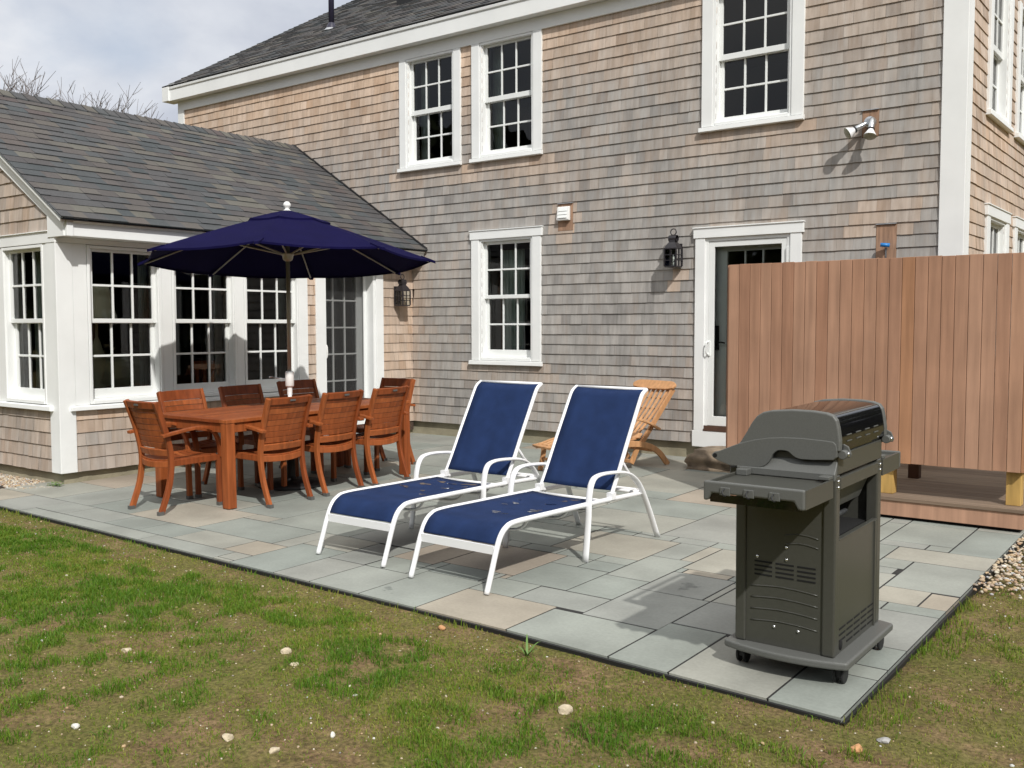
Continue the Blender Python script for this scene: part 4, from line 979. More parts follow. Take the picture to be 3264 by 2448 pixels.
def make_chair():
    t = empty('dining_armchair', '', 'chair'); X = .222
    post = [(-.290,.0),(-.250,.10),(-.208,.22),(-.186,.34),(-.180,.43),(-.190,.53),(-.220,.66),(-.264,.80),(-.305,.915)]
    yp = lambda z: float(np.interp(z, [p[1] for p in post], [p[0] for p in post]))
    def slat(mb, zc, hh, th, half, bow=.034, dy=0, up=None):
        k = 8; pts = []
        for i in range(k+1):
            x = -half+2*half*i/k; pts.append((x, yp(zc)+dy-bow*(1-(x/half)**2), zc))
        mb.tube(pts, hh/2, 4, ry=th/2, up=up or (0,-.28,1))
    for s in (-1, 1):
        mb = MB(); P = [(s*X, y, z) for y, z in post]
        P = [Vector(p) for p in sp(P, 3)]
        mb.tube(P, .0165, 4, ry=.0225, up=(1,0,0)); r = mb.build('rear_leg', M['euca'], t, bevel=.005)
        mb = MB(); mb.box(s*X-.018, s*X+.018, -.3135, -.2665, -.001, .030); mb.build('foot_glide', M['foot'], r)
    for s in (-1, 1):
        mb = MB(); mb.tube([(s*(X+.006), .262, .004),(s*(X+.006), .258, .43)], .0185, 4, ry=.0215); l = mb.build('front_leg', M['euca'], t, bevel=.004)
        mb = MB(); mb.box(s*(X+.006)-.020, s*(X+.006)+.020, .238, .286, .0, .030); mb.build('foot_glide', M['foot'], l)
        mb = MB(); A = sp([(s*(X+.030),-.275,.640),(s*(X+.032),-.12,.664),(s*(X+.032),.05,.682),(s*(X+.031),.155,.668),(s*(X+.028),.225,.605),(s*(X+.022),.262,.505),(s*(X+.016),.270,.415)], 4)
        mb.tube(A, .0245, 4, ry=.0125, up=(1,0,0)); mb.build('armrest', M['euca'], t, bevel=.004)
    mb = MB(); slat(mb, .887, .058, .026, X-.016); mb.build('crest_rail', M['euca'], t, bevel=.004)
    mb = MB()
    for k in range(7): slat(mb, .553+.0495*k, .0472, .013, X-.016, dy=.004)
    mb.build('back_slats', M['euca'], t, bevel=.002)
    mb = MB(); slat(mb, .494, .056, .024, X-.016); mb.build('lower_rail', M['euca'], t, bevel=.004)
    mb = MB(); mb.box(-.028,.028, yp(.887)-.054, yp(.887)-.046, .882, .897); mb.build('name_plate', M['foot'], t)
    mb = MB()
    for s in (-1, 1): mb.bar((s*X,-.165,.408),(s*(X+.004),.245,.412), .026, .052)
    k = 8; pts = [(-X+.016+2*(X-.016)*i/k, -.18-.045*(1-((i/k)*2-1)**2), .402-.010*(1-((i/k)*2-1)**2)) for i in range(k+1)]; mb.tube(pts, .025, 4, ry=.012, up=(0,0,1))
    mb.tube([(x, .262, .402) for x in (-X+.02, 0, X-.02)], .025, 4, ry=.012, up=(0,0,1))
    mb.build('seat_frame', M['euca'], t, bevel=.004)
    mb = MB()
    for j in range(8):
        y = -.165+.0555*j; hf = X-.014
        pts = [(-hf+2*hf*i/8, y-.022*(1-((i/8)*2-1)**2)*(1 if j < 3 else .3), .438-.016*(1-((i/8)*2-1)**2)-.010*math.sin(math.pi*j/7)) for i in range(9)]
        mb.tube(pts, .007, 4, ry=.0255, up=(0,0,1))
    mb.build('seat', M['euca'], t, bevel=.002)
    return t
chair0 = make_chair(); used = False
def put_chair(x, y, rz, label):
    global used
    c = chair0 if not used else copy_tree(chair0); used = True
    place(c, (x, y, pz(y)), rz); c['label'] = label; c['group'] = 'slatted armchairs round the dining table'
put_chair(-7.127, 4.762, rad(-2), 'slatted hardwood armchair at the near head of the table, its back to the lawn')
put_chair(-7.600, 5.345, rad(-90), 'slatted armchair on the window side, nearest the lawn, its back in full sun')
put_chair(-7.630, 6.030, rad(-92), 'shaded slatted armchair facing out of the middle of the window side of the table')
put_chair(-7.745, 6.835, rad(-94), 'shaded slatted armchair on the window side behind the umbrella pole')
put_chair(-6.715, 5.392, rad(90), 'slatted armchair on the lounger side closest to the lawn, brass dot on its lower rail')
put_chair(-6.735, 6.022, rad(91), 'middle slatted armchair of the three between the table and the loungers')
put_chair(-6.720, 6.618, rad(92), 'slatted armchair on the lounger side nearest the house wall')
put_chair(-7.295, 7.330, rad(179), 'slatted armchair at the far head of the table by the sunroom door')

def make_umbrella():
    t = empty('patio_umbrella', 'navy octagonal market umbrella standing through the middle of the table', 'umbrella', (TX, TY, pz(TY)), tilt=False)
    zo = pz(TY); nrm = Vector((-.043,.036,1)).normalized(); Q = Vector((0,0,1)).rotation_difference(nrm).to_matrix()
    def T(x, y, z): return Q @ Vector((x, y, z-.75-zo))+Vector((0,0,.75))
    mb = MB(); mb.lathe([(0,.0),(.315,.0),(.32,.012),(.30,.035),(.10,.052),(.05,.06),(.04,.10),(.034,.38),(.0,.38)], (0,0,0), 32); mb.build('base', M['black'], t, fixn=False)
    mb = MB(); mb.tube([(0,0,.05),(0,0,.90-zo)], .0185, 14); mb.build('lower_pole', M['white_plastic'], t)
    mb = MB(); mb.tube([T(0,0,.88),T(0,0,2.60)], .019, 14); mb.build('pole', M['bronze'], t)
    mb = MB(); mb.lathe([(.0,.955),(.034,.955),(.040,.965),(.041,1.085),(.036,1.10),(.02,1.104)], (0,0,0), 20, X=T); mb.lathe([(.024,.88),(.024,.955)], (0,0,0), 16, X=T); c = mb.build('crank_housing', M['white_plastic'], t)
    mb = MB(); mb.tube([T(-.02,-.035,1.03),T(-.055,-.075,1.035),T(-.13,-.10,1.05)], .006, 8); mb.tube([T(-.13,-.10,1.05),T(-.135,-.13,1.05)], .008, 8); mb.build('crank_handle', M['steel'], c)
    R0, zr, za, ph = 1.347, 2.139, 2.600, rad(39.73)
    prof = lambda q: za-(za-zr)*q**1.10
    mb = MB(); n8 = 8; nr = 9; ns = 6
    for g in range(8):
        vs = []; a0, a1 = ph+g*math.pi/4, ph+(g+1)*math.pi/4
        for i in range(nr+1):
            q = .10+.90*i/nr
            for j in range(ns+1):
                s = j/ns; x = R0*q*((1-s)*math.cos(a0)+s*math.cos(a1)); y = R0*q*((1-s)*math.sin(a0)+s*math.sin(a1))
                sag = -.020*q*math.sin(math.pi*s); inn = 1-.012*q*math.sin(math.pi*s)*(i == nr)
                vs.append(T(x*inn, y*inn, prof(q)+sag))
        W_ = ns+1
        mb.add(vs, [(i*W_+j, i*W_+j+1, (i+1)*W_+j+1, (i+1)*W_+j) for i in range(nr) for j in range(ns)], .5, smooth=True)
        hem = [v for v in vs[-W_:]]; mb.add(hem+[v+Vector((0,0,-.018)) for v in hem], [(j,j+1,W_+j+1,W_+j) for j in range(ns)], .5)
        # corner pocket over each rib tip
        cx, cy = math.cos(a0), math.sin(a0); pk = []
        for q, w_ in ((.93,.035),(1.0,.030),(1.03,.016)):
            for sg in (-1, 1): pk.append(T(R0*q*cx-sg*cy*w_, R0*q*cy+sg*cx*w_, prof(q)+.004))
        mb.add(pk+[p+Vector((0,0,-.022)) for p in pk], [(0,1,3,2),(2,3,5,4),(4,5,11,10),(0,2,8,6),(2,4,10,8),(1,3,9,7),(3,5,11,9),(6,7,9,8),(8,9,11,10)], .5)
    can = mb.build('canopy', M['canvas'], t, fixn=False)
    mb = MB()
    for g in range(8):                                 # raised vent cap with scalloped flap
        a0, a1 = ph+g*math.pi/4, ph+(g+1)*math.pi/4; vs = []
        for i, q in enumerate((.02,.12,.22,.30)):
            for j in range(7):
                s = j/6; x = R0*q*((1-s)*math.cos(a0)+s*math.cos(a1)); y = R0*q*((1-s)*math.sin(a0)+s*math.sin(a1))
                vs.append(T(x, y, prof(q)+.022-.012*math.sin(math.pi*s)*(i/3)))
        mb.add(vs, [(i*7+j, i*7+j+1, (i+1)*7+j+1, (i+1)*7+j) for i in range(3) for j in range(6)], .5, smooth=True)
        e = vs[-7:]; d = [v+Vector((0,0,-.026-.010*(j%2))) for j, v in enumerate(e)]; mb.add(e+d, [(j,j+1,8+j,7+j) for j in range(6)], .5)
    mb.build('vent', M['canvas'], can, fixn=False)
    mb = MB(); mb.lathe([(.0,2.60),(.036,2.602),(.036,2.615),(.022,2.625),(.018,2.637),(.030,2.648),(.036,2.665),(.032,2.682),(.018,2.697),(.0,2.701)], (0,0,0), 24, X=T); mb.build('finial', M['white_plastic'], t)
    mb = MB(); mb.lathe([(.02,2.135),(.042,2.15),(.048,2.165),(.052,2.19),(.062,2.198),(.062,2.212),(.02,2.215)], (0,0,0), 20, X=T); mb.build('runner_hub', M['bronze'], t)
    for g in range(8):
        a = ph+g*math.pi/4; c_, s_ = math.cos(a), math.sin(a)
        mb = MB(); mb.tube([T(R0*q*c_, R0*q*s_, prof(q)-.022) for q in (.03,.25,.5,.75,.985)], .0075, 8); rb = mb.build('rib', M['bronze'], t)
        mb = MB(); mb.tube([T(.055*c_, .055*s_, 2.203),T(R0*.50*c_, R0*.50*s_, prof(.50)-.034)], .0085, 8); mb.build('strut', M['bronze'], rb)
make_umbrella()

# ------------------------------------------------------------------ sling loungers
def make_lounger():
    t = empty('sun_lounger', '', 'sun lounger'); H = .300
    rail = sp([(0,.004),(.045,.12),(.090,.238),(.128,.312),(.180,.356),(.270,.374),(.60,.368),(1.2,.354),(1.72,.334)], 6)
    mb = MB()
    for s in (-1, 1): mb.tube([(s*H, p[0], p[1]) for p in rail], .0165, 12)
    mb.box(-H+.012, H-.012, .080, .098, .214, .262)
    mb.tube([(-H,1.70,.335),(H,1.70,.335)], .013, 10); mb.tube([(-H,1.27,.335),(H,1.27,.335)], .012, 10)
    mb.build('frame', M['white_metal'], t)
    back = sp([(1.305,.372),(1.40,.525),(1.505,.705),(1.60,.862),(1.668,.975),(1.705,1.025),(1.760,1.055)], 5)
    mb = MB()
    for s in (-1, 1):
        mb.tube([(s*(H-.004), p[0], p[1]) for p in back], .0145, 12); mb.box(s*H-.022, s*H+.022, 1.275, 1.325, .350, .395)
    mb.tube([(-H+.004, back[-1][0], back[-1][1]),(H-.004, back[-1][0], back[-1][1])], .012, 10)
    mb.build('back_frame', M['white_metal'], t)
    def sling(path, name, half, sag):
        P = [Vector((0, p[0], p[1])) for p in path]; vs = []; n = 8
        for i, p in enumerate(P):
            d = (P[min(i+1,len(P)-1)]-P[max(i-1,0)]).normalized(); nn = Vector((0,-d.z,d.y))
            for j in range(n+1):
                x = -half+2*half*j/n; k = 1-(x/half)**2
                vs.append((x, p.y+nn.y*(.006-sag*k), p.z+nn.z*(.006-sag*k)))
        m = MB(); W_ = n+1; m.add(vs, [(i*W_+j, i*W_+j+1, (i+1)*W_+j+1, (i+1)*W_+j) for i in range(len(P)-1) for j in range(n)], .5, smooth=True)
        o = m.build(name, M['sling'], t, fixn=False); so = o.modifiers.new('solid', 'SOLIDIFY'); so.thickness = .003
    seat = [p for p in rail if p[0] > .098 and p[0] < 1.25]; sling(seat, 'seat_sling', H-.013, .014)
    bk = [p for p in back if p[1] > .40]; sling(bk, 'back_sling', H-.015, .012)
    for s in (-1, 1):
        mb = MB(); A = sp([(s*(H+.030),.945,.0),(s*(H+.026),.985,.25),(s*(H+.022),1.005,.42),(s*(H+.020),1.045,.510),(s*(H+.020),1.12,.537),(s*(H+.020),1.26,.535),(s*(H+.020),1.42,.516),(s*(H+.020),1.53,.478),(s*(H+.022),1.625,.400),(s*(H+.030),1.725,.235),(s*(H+.040),1.84,.0)], 5)
        mb.tube(A, .0235, 12, ry=.0115, up=(1,0,0)); mb.tube([(s*(H+.030),p.y,p.z) for p in []] or [(s*(H+.022),1.00,.372),(s*(H-.005),1.00,.352)], .012, 8); mb.tube([(s*(H+.022),1.66,.345),(s*(H-.005),1.66,.337)], .012, 8)
        mb.build('armrest', M['white_metal'], t)
    mb = MB()
    for s in (-1, 1): mb.tube([(s*.235,1.475,.635),(s*.235,1.60,.50),(s*.235,1.80,.330)], .0105, 10)
    mb.tube([(-.235,1.80,.330),(.235,1.80,.330)], .0105, 10)
    for s in (-1, 1):
        for k in range(4): mb.box(s*.235-.012, s*.235+.012, 1.655+.038*k, 1.672+.038*k, .322, .352)
        mb.tube([(s*.235,1.64,.338),(s*.235,1.82,.318)], .009, 8)
    mb.build('back_prop', M['white_metal'], t)
    for y in (.40, .82, 1.12):
        mb = MB(); mb.tube(sp([(-H+.01,y,.362),(-H+.05,y,.315),(-H+.13,y,.290),(0,y,.286),(H-.13,y,.290),(H-.05,y,.315),(H-.01,y,.362)], 5), .0085, 8); mb.build('support_bar', M['white_metal'], t)
    return t
l0 = make_lounger()
place(l0, (-4.583, 4.322, pz(4.322)), rad(.3)); l0['label'] = 'navy sling lounger with white frame, the one nearer the dining table'; l0['group'] = 'navy sling sun loungers'
l1 = copy_tree(l0); place(l1, (-3.672, 4.236, pz(4.236)), rad(-1.6)); l1['label'] = 'navy sling lounger with white frame in front of the wooden deck chair'

M['damp'] = mat('damp_sling', (.010,.018,.05), .06, spec=.5)
M['litter'] = mat('dry_leaf_bits', (.10,.075,.06), .9, noise=.4, nscale=60)
def patches(par, seed, n, m, name, ymin, ymax, smax):
    R_ = random.Random(seed)
    for k in range(n):
        y, x = R_.uniform(ymin, ymax), R_.uniform(-.20, .20); s = R_.uniform(.35, 1)*smax; vs = []; kk = 16
        ph = [R_.uniform(0, 6.28) for _ in range(3)]
        for i in range(kk):
            t = 2*math.pi*i/kk; q = s*(1+.35*math.sin(2*t+ph[0])+.28*math.sin(3*t+ph[1])+.15*math.sin(5*t+ph[2])); px_, py_ = x+q*math.cos(t)*1.25, y+q*math.sin(t)*.8
            px_ = max(-.27, min(.27, px_)); vs.append((px_, py_, float(np.interp(py_, [.27,.60,1.2,1.72], [.374,.368,.354,.334]))+.0083-.014*(1-(px_/.287)**2)))
        mb = MB(); mb.add(vs, [list(range(kk))], .5); mb.build(name, M[m], par, fixn=False)
patches(l0, 3, 7, 'damp', 'damp_patch', .55, 1.15, .035); patches(l0, 4, 4, 'litter', 'leaf_litter', .85, 1.12, .05)
patches(l1, 5, 9, 'damp', 'damp_patch', .45, 1.15, .032); patches(l1, 6, 2, 'litter', 'leaf_litter', .95, 1.15, .03)

# ------------------------------------------------------------------ steamer deck chair
def make_deckchair():
    a = rad(73.5); u = Vector((math.cos(a), math.sin(a), 0)); w = Vector((u.y, -u.x, 0)); H = .275
    o = Vector((-5.727, 8.053, 0))+w*H; o.z = pz(o.y)
    t = empty('deck_chair', 'pale teak folding steamer chair with raised foot rest, by the house wall', 'deck chair', o, a-math.pi/2)
    bd = Vector((0,.445,.470)).normalized(); bn = Vector((0,-bd.z,bd.y))
    mb = MB()
    for k in range(7):
        x = -.205+.0683*k; P = sp([(x,-.055,.275),(x,.07,.305),(x,.23,.333),(x,.42,.338),(x,.62,.312),(x,.80,.288),(x,.92,.300)], 3)
        mb.tube(P, .017, 4, ry=.008, up=(1,0,0))
    mb.build('seat_slats', M['teak'], t, bevel=.002)
    mb = MB(); mb.tube(sp([(-H-.01,-.045,.262),(-H*.6,-.085,.265),(0,-.098,.266),(H*.6,-.085,.265),(H+.01,-.045,.262)], 4), .030, 4, ry=.012, up=(0,1,.1)); mb.build('foot_board', M['teak'], t, bevel=.004)
    for s in (-1, 1):
        mb = MB(); P = sp([(s*H,-.04,.250),(s*H,.10,.268),(s*H,.30,.300),(s*H,.50,.300),(s*H,.70,.268),(s*H,.88,.245)], 3); mb.tube(P, .012, 4, ry=.024, up=(1,0,0)); mb.build('seat_rail', M['teak'], t, bevel=.003)
        mb = MB(); mb.tube(sp([(s*(H-.03),.045,.262),(s*(H-.03),.025,.14),(s*(H-.03),-.015,.0)], 3), .0135, 4, ry=.024, up=(1,0,0)); mb.build('front_leg', M['teak'], t, bevel=.003)
        mb = MB(); P = sp([(s*(H+.026),.55,.270),(s*(H+.026),.75,.262),(s*(H+.026),.90,.243),(s*(H+.026),1.03,.205),(s*(H+.026),1.155,.130),(s*(H+.026),1.275,.0)], 4); mb.tube(P, .0125, 4, ry=.030, up=(1,0,0)); mb.build('rear_leg', M['teak'], t, bevel=.004)
        mb = MB(); P = [Vector((s*(H-.004),.775,.055)), Vector((s*(H-.004),.875,.225)), Vector((s*(H-.004),.96,.300)), Vector((s*(H-.004),1.385,.790))]; mb.tube(sp(P, 4), .0125, 4, ry=.026, up=(1,0,0)); mb.build('back_post', M['teak'], t, bevel=.003)
        mb = MB(); mb.tube(sp([(s*(H+.045),.62,.505),(s*(H+.045),.80,.512),(s*(H+.045),.98,.462),(s*(H+.045),1.125,.388)], 4), .027, 4, ry=.011, up=(1,0,0)); mb.build('armrest', M['teak'], t, bevel=.004)
        mb = MB(); mb.tube([(s*(H+.028),.70,.505),(s*(H+.028),.64,.29)], .010, 4, ry=.018); mb.build('arm_support', M['teak'], t, bevel=.003)
    mb = MB()
    for k in range(7):
        x0 = -.195+.065*k; p0 = Vector((x0*.92,.935,.325)); p1 = Vector((x0*1.06,1.385,.795)); pm = (p0+p1)/2-bn*.022
        mb.tube(sp([p0,pm,p1], 4), .016, 4, ry=.008, up=(1,0,0))
    mb.build('back_slats', M['teak'], t, bevel=.003)
    def board(name, c, prof, th):
        m = MB(); X = lambda p, q, aa: Vector((p, c[1], c[2]))+bd*q+bn*aa
        m.prism(prof, -th/2, th/2, X); m.build(name, M['teak'], t, bevel=.005)
    pr_ = []
    for i in range(25):
        th = math.pi*i/24; pr_.append((.320*math.cos(th), .012+.062*min(1, (math.sin(th)*1.5))**.9))
    pr_ += [(-.30,-.02),(-.2,-.038),(0,-.046),(.2,-.038),(.30,-.02)]
    board('head_board', Vector((0,1.375,.80))+bn*.018, pr_, .022)
    board('lower_back_rail', Vector((0,.925,.318))+bn*.012, [(-H+.012,.035),(-.1,.03),(.1,.03),(H-.012,.035),(H-.012,-.03),(.1,-.052),(-.1,-.052),(-H+.012,-.03)], .020)
    mb = MB(); mb.bar((-H+.01,.785,.075),(H-.01,.785,.075), .022, .035); mb.bar((-H-.01,1.06,.17),(H+.01,1.06,.17), .02, .035); mb.bar((-H+.045,.02,.12),(H-.045,.02,.12), .018, .03); mb.build('stretcher', M['teak'], t, bevel=.003)
make_deckchair()

# ------------------------------------------------------------------ outdoor shower enclosure on its deck
def make_enclosure():
    ox, oy = -2.37, 7.63
    t = empty('shower_enclosure', 'tall cedar board shower enclosure standing on a low wooden deck', 'shower enclosure', (ox, oy, 0), tilt=False)
    X = lambda x, y, z: Vector((x-ox, y-oy, z))
    mb = MB(); n = 24; w = (3.503-1.243)/n
    for k in range(n):
        a = -3.503+k*w; e = random.uniform(0,.004); b = random.random()
        mb.box(a+.0018, a+w-.0018, 7.70, 7.722, .466+random.uniform(-.002,.002), 2.037+e, b, X=X)
    p = mb.build('front_panel', M['cedar'], t, bevel=.002)
    mb = MB()
    for z in (.62, 1.25, 1.86): mb.box(-3.49, -1.26, 7.724, 7.760, z-.045, z+.045, X=X)
    mb.build('rail', M['cedar'], p)
    mb = MB()
    for k in range(19):
        a = 7.70+.098*k; mb.box(-1.242, -1.220, a+.0018, a+.096, .466, 2.037, random.random(), X=X)
    p = mb.build('side_panel', M['cedar'], t, bevel=.002)
    mb = MB()
    for z in (.62, 1.25, 1.86): mb.box(-1.280, -1.2435, 7.77, 9.55, z-.045, z+.045, X=X)
    mb.build('rail', M['cedar'], p)
    mb = MB()
    for k in range(7): mb.box(-3.525, -3.503, 7.7225+.098*k, 7.8165+.098*k, .466, 2.037, random.random(), X=X)
    mb.build('side_panel', M['cedar'], t, bevel=.002)
    for x, y, m in ((-1.297,7.815,'pine'),(-2.19,7.815,'pine'),(-3.42,7.815,'pine'),(-1.297,9.52,'pine')):
        mb = MB(); mb.box(x-.05, x+.05, y-.05, y+.05, .2125, 2.0, X=X); mb.build('post', M[m], t, bevel=.004)
    mb = MB(); mb.box(-2.268, -2.18, 8.662, 8.75, .2125, 2.0, X=X); mb.build('post', M['brownpost'], t, bevel=.004)
    mb = MB()
    for k in range(14):
        y0 = 7.60+.145*k; mb.box(-3.555, -1.192, max(y0+.002, 7.617), y0+.141, .184, .212, X=X)
    mb.build('deck_boards', M['deck'], t, bevel=.003)
    mb = MB(); mb.box(-3.54, -1.205, 7.628, 7.652, .068, .183, .8, X=X); mb.box(-1.228, -1.205, 7.653, 9.62, .068, .183, .3, X=X); mb.box(-3.54, -3.517, 7.653, 9.62, .068, .183, .3, X=X); mb.build('deck_skirt', M['cedar'], t, bevel=.002)
    mb = MB(); mb.box(-3.51, -1.24, 7.665, 9.6, .02, .18, X=X); mb.build('under_deck_shade', M['slot'], t)  # black block painted in for the shade under the deck
make_enclosure()

# ------------------------------------------------------------------ gas grill
def make_grill():
    ox, oy = -1.55, 4.33
    t = empty('gas_grill', 'charcoal grey gas grill on casters with folded side shelves at the patio corner', 'grill', (ox, oy, pz(oy)))
    X = lambda x, y, z: Vector((x-ox, y-oy, z))
    # base plate with bowed near and far edges
    o = []
    for i in range(13): s = i/12; o.append((-1.825+.555*s, 4.005-.050*math.sin(math.pi*s)**.8))
    for i in range(13): s = i/12; o.append((-1.270-.555*s, 4.665+.050*math.sin(math.pi*s)**.8))
    mb = MB(); mb.prism(o, .082, .116, lambda p, q, a: X(p, q, a)); mb.build('base_plate', M['grill_cast'], t, bevel=.010, seg=3)
    for x, y in ((-1.765,4.085),(-1.325,4.085),(-1.325,4.60),(-1.765,4.60)):
        mb = MB(); mb.tube([X(x-.022,y,.040),X(x-.010,y,.040)], .040, 20); mb.tube([X(x+.010,y,.040),X(x+.022,y,.040)], .040, 20); c = mb.build('caster', M['black'], t, bevel=.004)
        mb = MB(); mb.box(x-.0095, x+.0095, y-.03, y+.03, .035, .081, X=X); mb.build('caster_fork', M['black'], c)
    # corner posts
    for x0, x1, y0, y1 in ((-1.784,-1.736,4.030,4.085),(-1.392,-1.337,4.030,4.085),(-1.392,-1.337,4.610,4.668),(-1.784,-1.736,4.610,4.668)):
        mb = MB(); mb.box(x0, x1, y0, y1, .1165, .895, X=X); mb.build('corner_post', M['grill'], t, bevel=.008, seg=3)
    # near side panel: bowed ribs, vent slots and bolts
    mb = MB(); mb.box(-1.7355, -1.3925, 4.646, 4.658, .117, .80, X=X); mb.build('side_panel', M['grill'], t)
    mb = MB(); mb.box(-1.7355, -1.3925, 4.040, 4.052, .117, .80, X=X); p = mb.build('side_panel', M['grill'], t)
    mb = MB()
    for z in (.372,.321,.269,.217,.575,.615):
        x0 = -1.712 if z < .5 else -1.56; mb = MB()
        mb.tube([X(x0+(-1.412-x0)*i/12, 4.0395, z+.011*math.sin(math.pi*i/12)) for i in range(13)], .0032, 6); mb.build('pressed_rib', M['grill'], p)
    mb = MB()
    for r in range(4):
        for a, b in ((-1.697,-1.616),(-1.600,-1.518),(-1.503,-1.422)): mb.box(a, b, 4.0385, 4.0398, .489-.0195*r-.0075, .489-.0195*r, X=X)
    mb.build('vent_slots', M['slot'], p)
    for x, z in ((-1.684,.506),(-1.552,.562),(-1.551,.508),(-1.604,.203),(-1.496,.201)):
        mb = MB(); mb.lathe([(.0075,0),(.0075,.002),(.004,.005),(0,.0055)], (0,0,0), 12, X=lambda a, b, c: X(x+a, 4.0395-c, z+b)); mb.build('screw', M['screw'], p)
    # rear panel (faces the camera's right)
    mb = MB(); mb.box(-1.352, -1.341, 4.0855, 4.6095, .117, .610, X=X); p = mb.build('rear_panel', M['grill'], t)
    mb = MB(); mb.box(-1.3515, -1.3335, 4.575, 4.592, .117, .612, X=X); mb.box(-1.36,-1.338,4.086,4.609,.6105,.618,X=X); mb.build('panel_edge', M['grill'], p, bevel=.002)
    mb = MB()
    for r in range(4):
        for k in range(5):
            if r == 3 and k == 0: continue
            y = 4.105+.098*k; z = .222-.026*r; mb.box(-1.3405, -1.3392, y, y+.08, z-.004, z+.004, X=X)
    mb.lathe([(0,.002),(.020,.002),(.020,0)], (0,0,0), 20, X=lambda a, b, c: X(-1.3405+c, 4.125+a, .150+b*1.15)); mb.build('vent_slots', M['slot'], p)
    mb = MB(); mb.box(-1.372, -1.336, 4.0855, 4.6095, .830, .884, X=X); b = mb.build('cross_beam', M['grill'], t, bevel=.004)
    for y, z in ((4.057,.869),(4.057,.843),(4.640,.869),(4.640,.843)):
        mb = MB(); mb.lathe([(.0078,0),(.0078,.002),(.004,.005),(0,.0055)], (0,0,0), 12, X=lambda a, b_, c: X(-1.336+c, y+a, z+b_)); mb.build('screw', M['screw'], b)
    # firebox and inner parts seen through the rear gap
    mb = MB(); mb.prism([(-1.37,.829),(-1.75,.829),(-1.70,.715),(-1.42,.715)], 4.10, 4.60, lambda p, q, a: X(p, a, q)); mb.build('firebox', M['grill_cast'], t, bevel=.004)
    mb = MB(); mb.box(-1.732, -1.395, 4.0535, 4.6455, .118, .60, X=X); mb.build('cabinet_dark_fill', M['slot'], t)  # solid black fill standing in for the unlit inside of the cabinet
    mb = MB(); mb.box(-1.784, -1.7725, 4.086, 4.609, .118, .80, X=X); mb.build('cabinet_doors', M['grill'], t, bevel=.003)
    mb = MB(); mb.box(-1.83, -1.7855, 4.06, 4.64, .80, .90, X=X); mb.build('control_panel', M['grill'], t, bevel=.012, seg=3)
    mb = MB(); mb.tube([X(-1.45,4.20,.66),X(-1.45,4.50,.66)], .012, 10); mb.lathe([(.018,0),(.018,.05)], (0,0,0), 14, X=lambda a, b_, c: X(-1.44+a, 4.30+b_, .61+c)); mb.build('gas_manifold', M['steel'], t)
    mb = MB(); mb.box(-1.775, -1.338, 4.050, 4.668, .8955, .985, X=X); mb.build('cookbox', M['grill'], t, bevel=.006)
    mb = MB(); mb.box(-1.78, -1.342, 4.045, 4.675, .9855, .998, X=X); mb.build('cookbox_rim', M['black_gloss'], t, bevel=.003)
    # end castings with the arched cut-out
    low = [(-1.898,.944),(-1.885,.957),(-1.861,.964),(-1.812,.985),(-1.762,1.006),(-1.695,1.026),(-1.628,1.039),(-1.563,1.045),(-1.481,1.047),(-1.392,1.044),(-1.349,1.040),(-1.337,1.030),(-1.332,1.005),(-1.334,.976),(-1.347,.964),(-1.435,.957),(-1.490,.956),(-1.510,.962),(-1.524,.971),(-1.539,.984),(-1.556,.988),(-1.572,.988),(-1.588,.986),(-1.600,.978),(-1.611,.966),(-1.620,.947),(-1.630,.930),(-1.645,.915),(-1.669,.905),(-1.74,.904),(-1.81,.903),(-1.865,.920),(-1.890,.932)]
    for y0, y1 in ((4.018,4.044),(4.676,4.702)):
        mb = MB(); mb.prism(low, y0, y1, lambda p, q, a: X(p, a, q)); c = mb.build('end_casting', M['grill_cast'], t, bevel=.003)
        mb = MB(); ys = y0-.001 if y0 < 4.3 else y1+.001; mb.lathe([(0,0),(.010,0)], (0,0,0), 16, X=lambda a, b_, q: X(-1.879+a, ys, .943+b_)); mb.build('handle_socket', M['slot'], c, fixn=False)
    mb = MB(); mb.tube([X(-1.880,4.045,.943),X(-1.880,4.675,.943)], .013, 14); mb.build('lid_handle', M['black'], t)
    # hood: end caps and enamelled skin
    cap = [(-1.775,.999),(-1.762,1.012),(-1.734,1.057),(-1.710,1.100),(-1.687,1.130),(-1.658,1.149),(-1.621,1.158),(-1.528,1.166),(-1.439,1.165),(-1.381,1.159),(-1.352,1.149),(-1.337,1.129),(-1.329,1.094),(-1.322,1.043),(-1.322,.999)]
    for y0, y1 in ((4.024,4.060),(4.660,4.696)):
        mb = MB(); mb.prism(cap, y0, y1, lambda p, q, a: X(p, a, q)); mb.build('hood_end_cap', M['grill_cast'], t, bevel=.008, seg=3)
    mb = MB(); cx, cz = -1.53, 1.05; ins = [(cx+(x-cx)*.975, cz+(z-cz)*.955) for x, z in cap]
    pts = sp([(x, z, 0) for x, z in ins], 4); m_ = len(pts)
    mb.add([X(p.x, 4.0605, p.y) for p in pts]+[X(p.x, 4.6595, p.y) for p in pts], [(i,i+1,m_+i+1,m_+i) for i in range(m_-1)], .5, smooth=True); h = mb.build('hood', M['black_gloss'], t, fixn=False)
    mb = MB()
    for r in range(2):
        for k in range(4):
            y = 4.13+.125*k; z = 1.058-.026*r; xx = -1.3285-.0035*(z-1.03)/.1*2; mb.prism([(0,-.004),(.006,.001),(.006,.004),(0,.004)], y, y+.055, lambda p, q, a: X(xx+p, a, z+q))
    mb.build('hood_vents', M['grill_cast'], h)
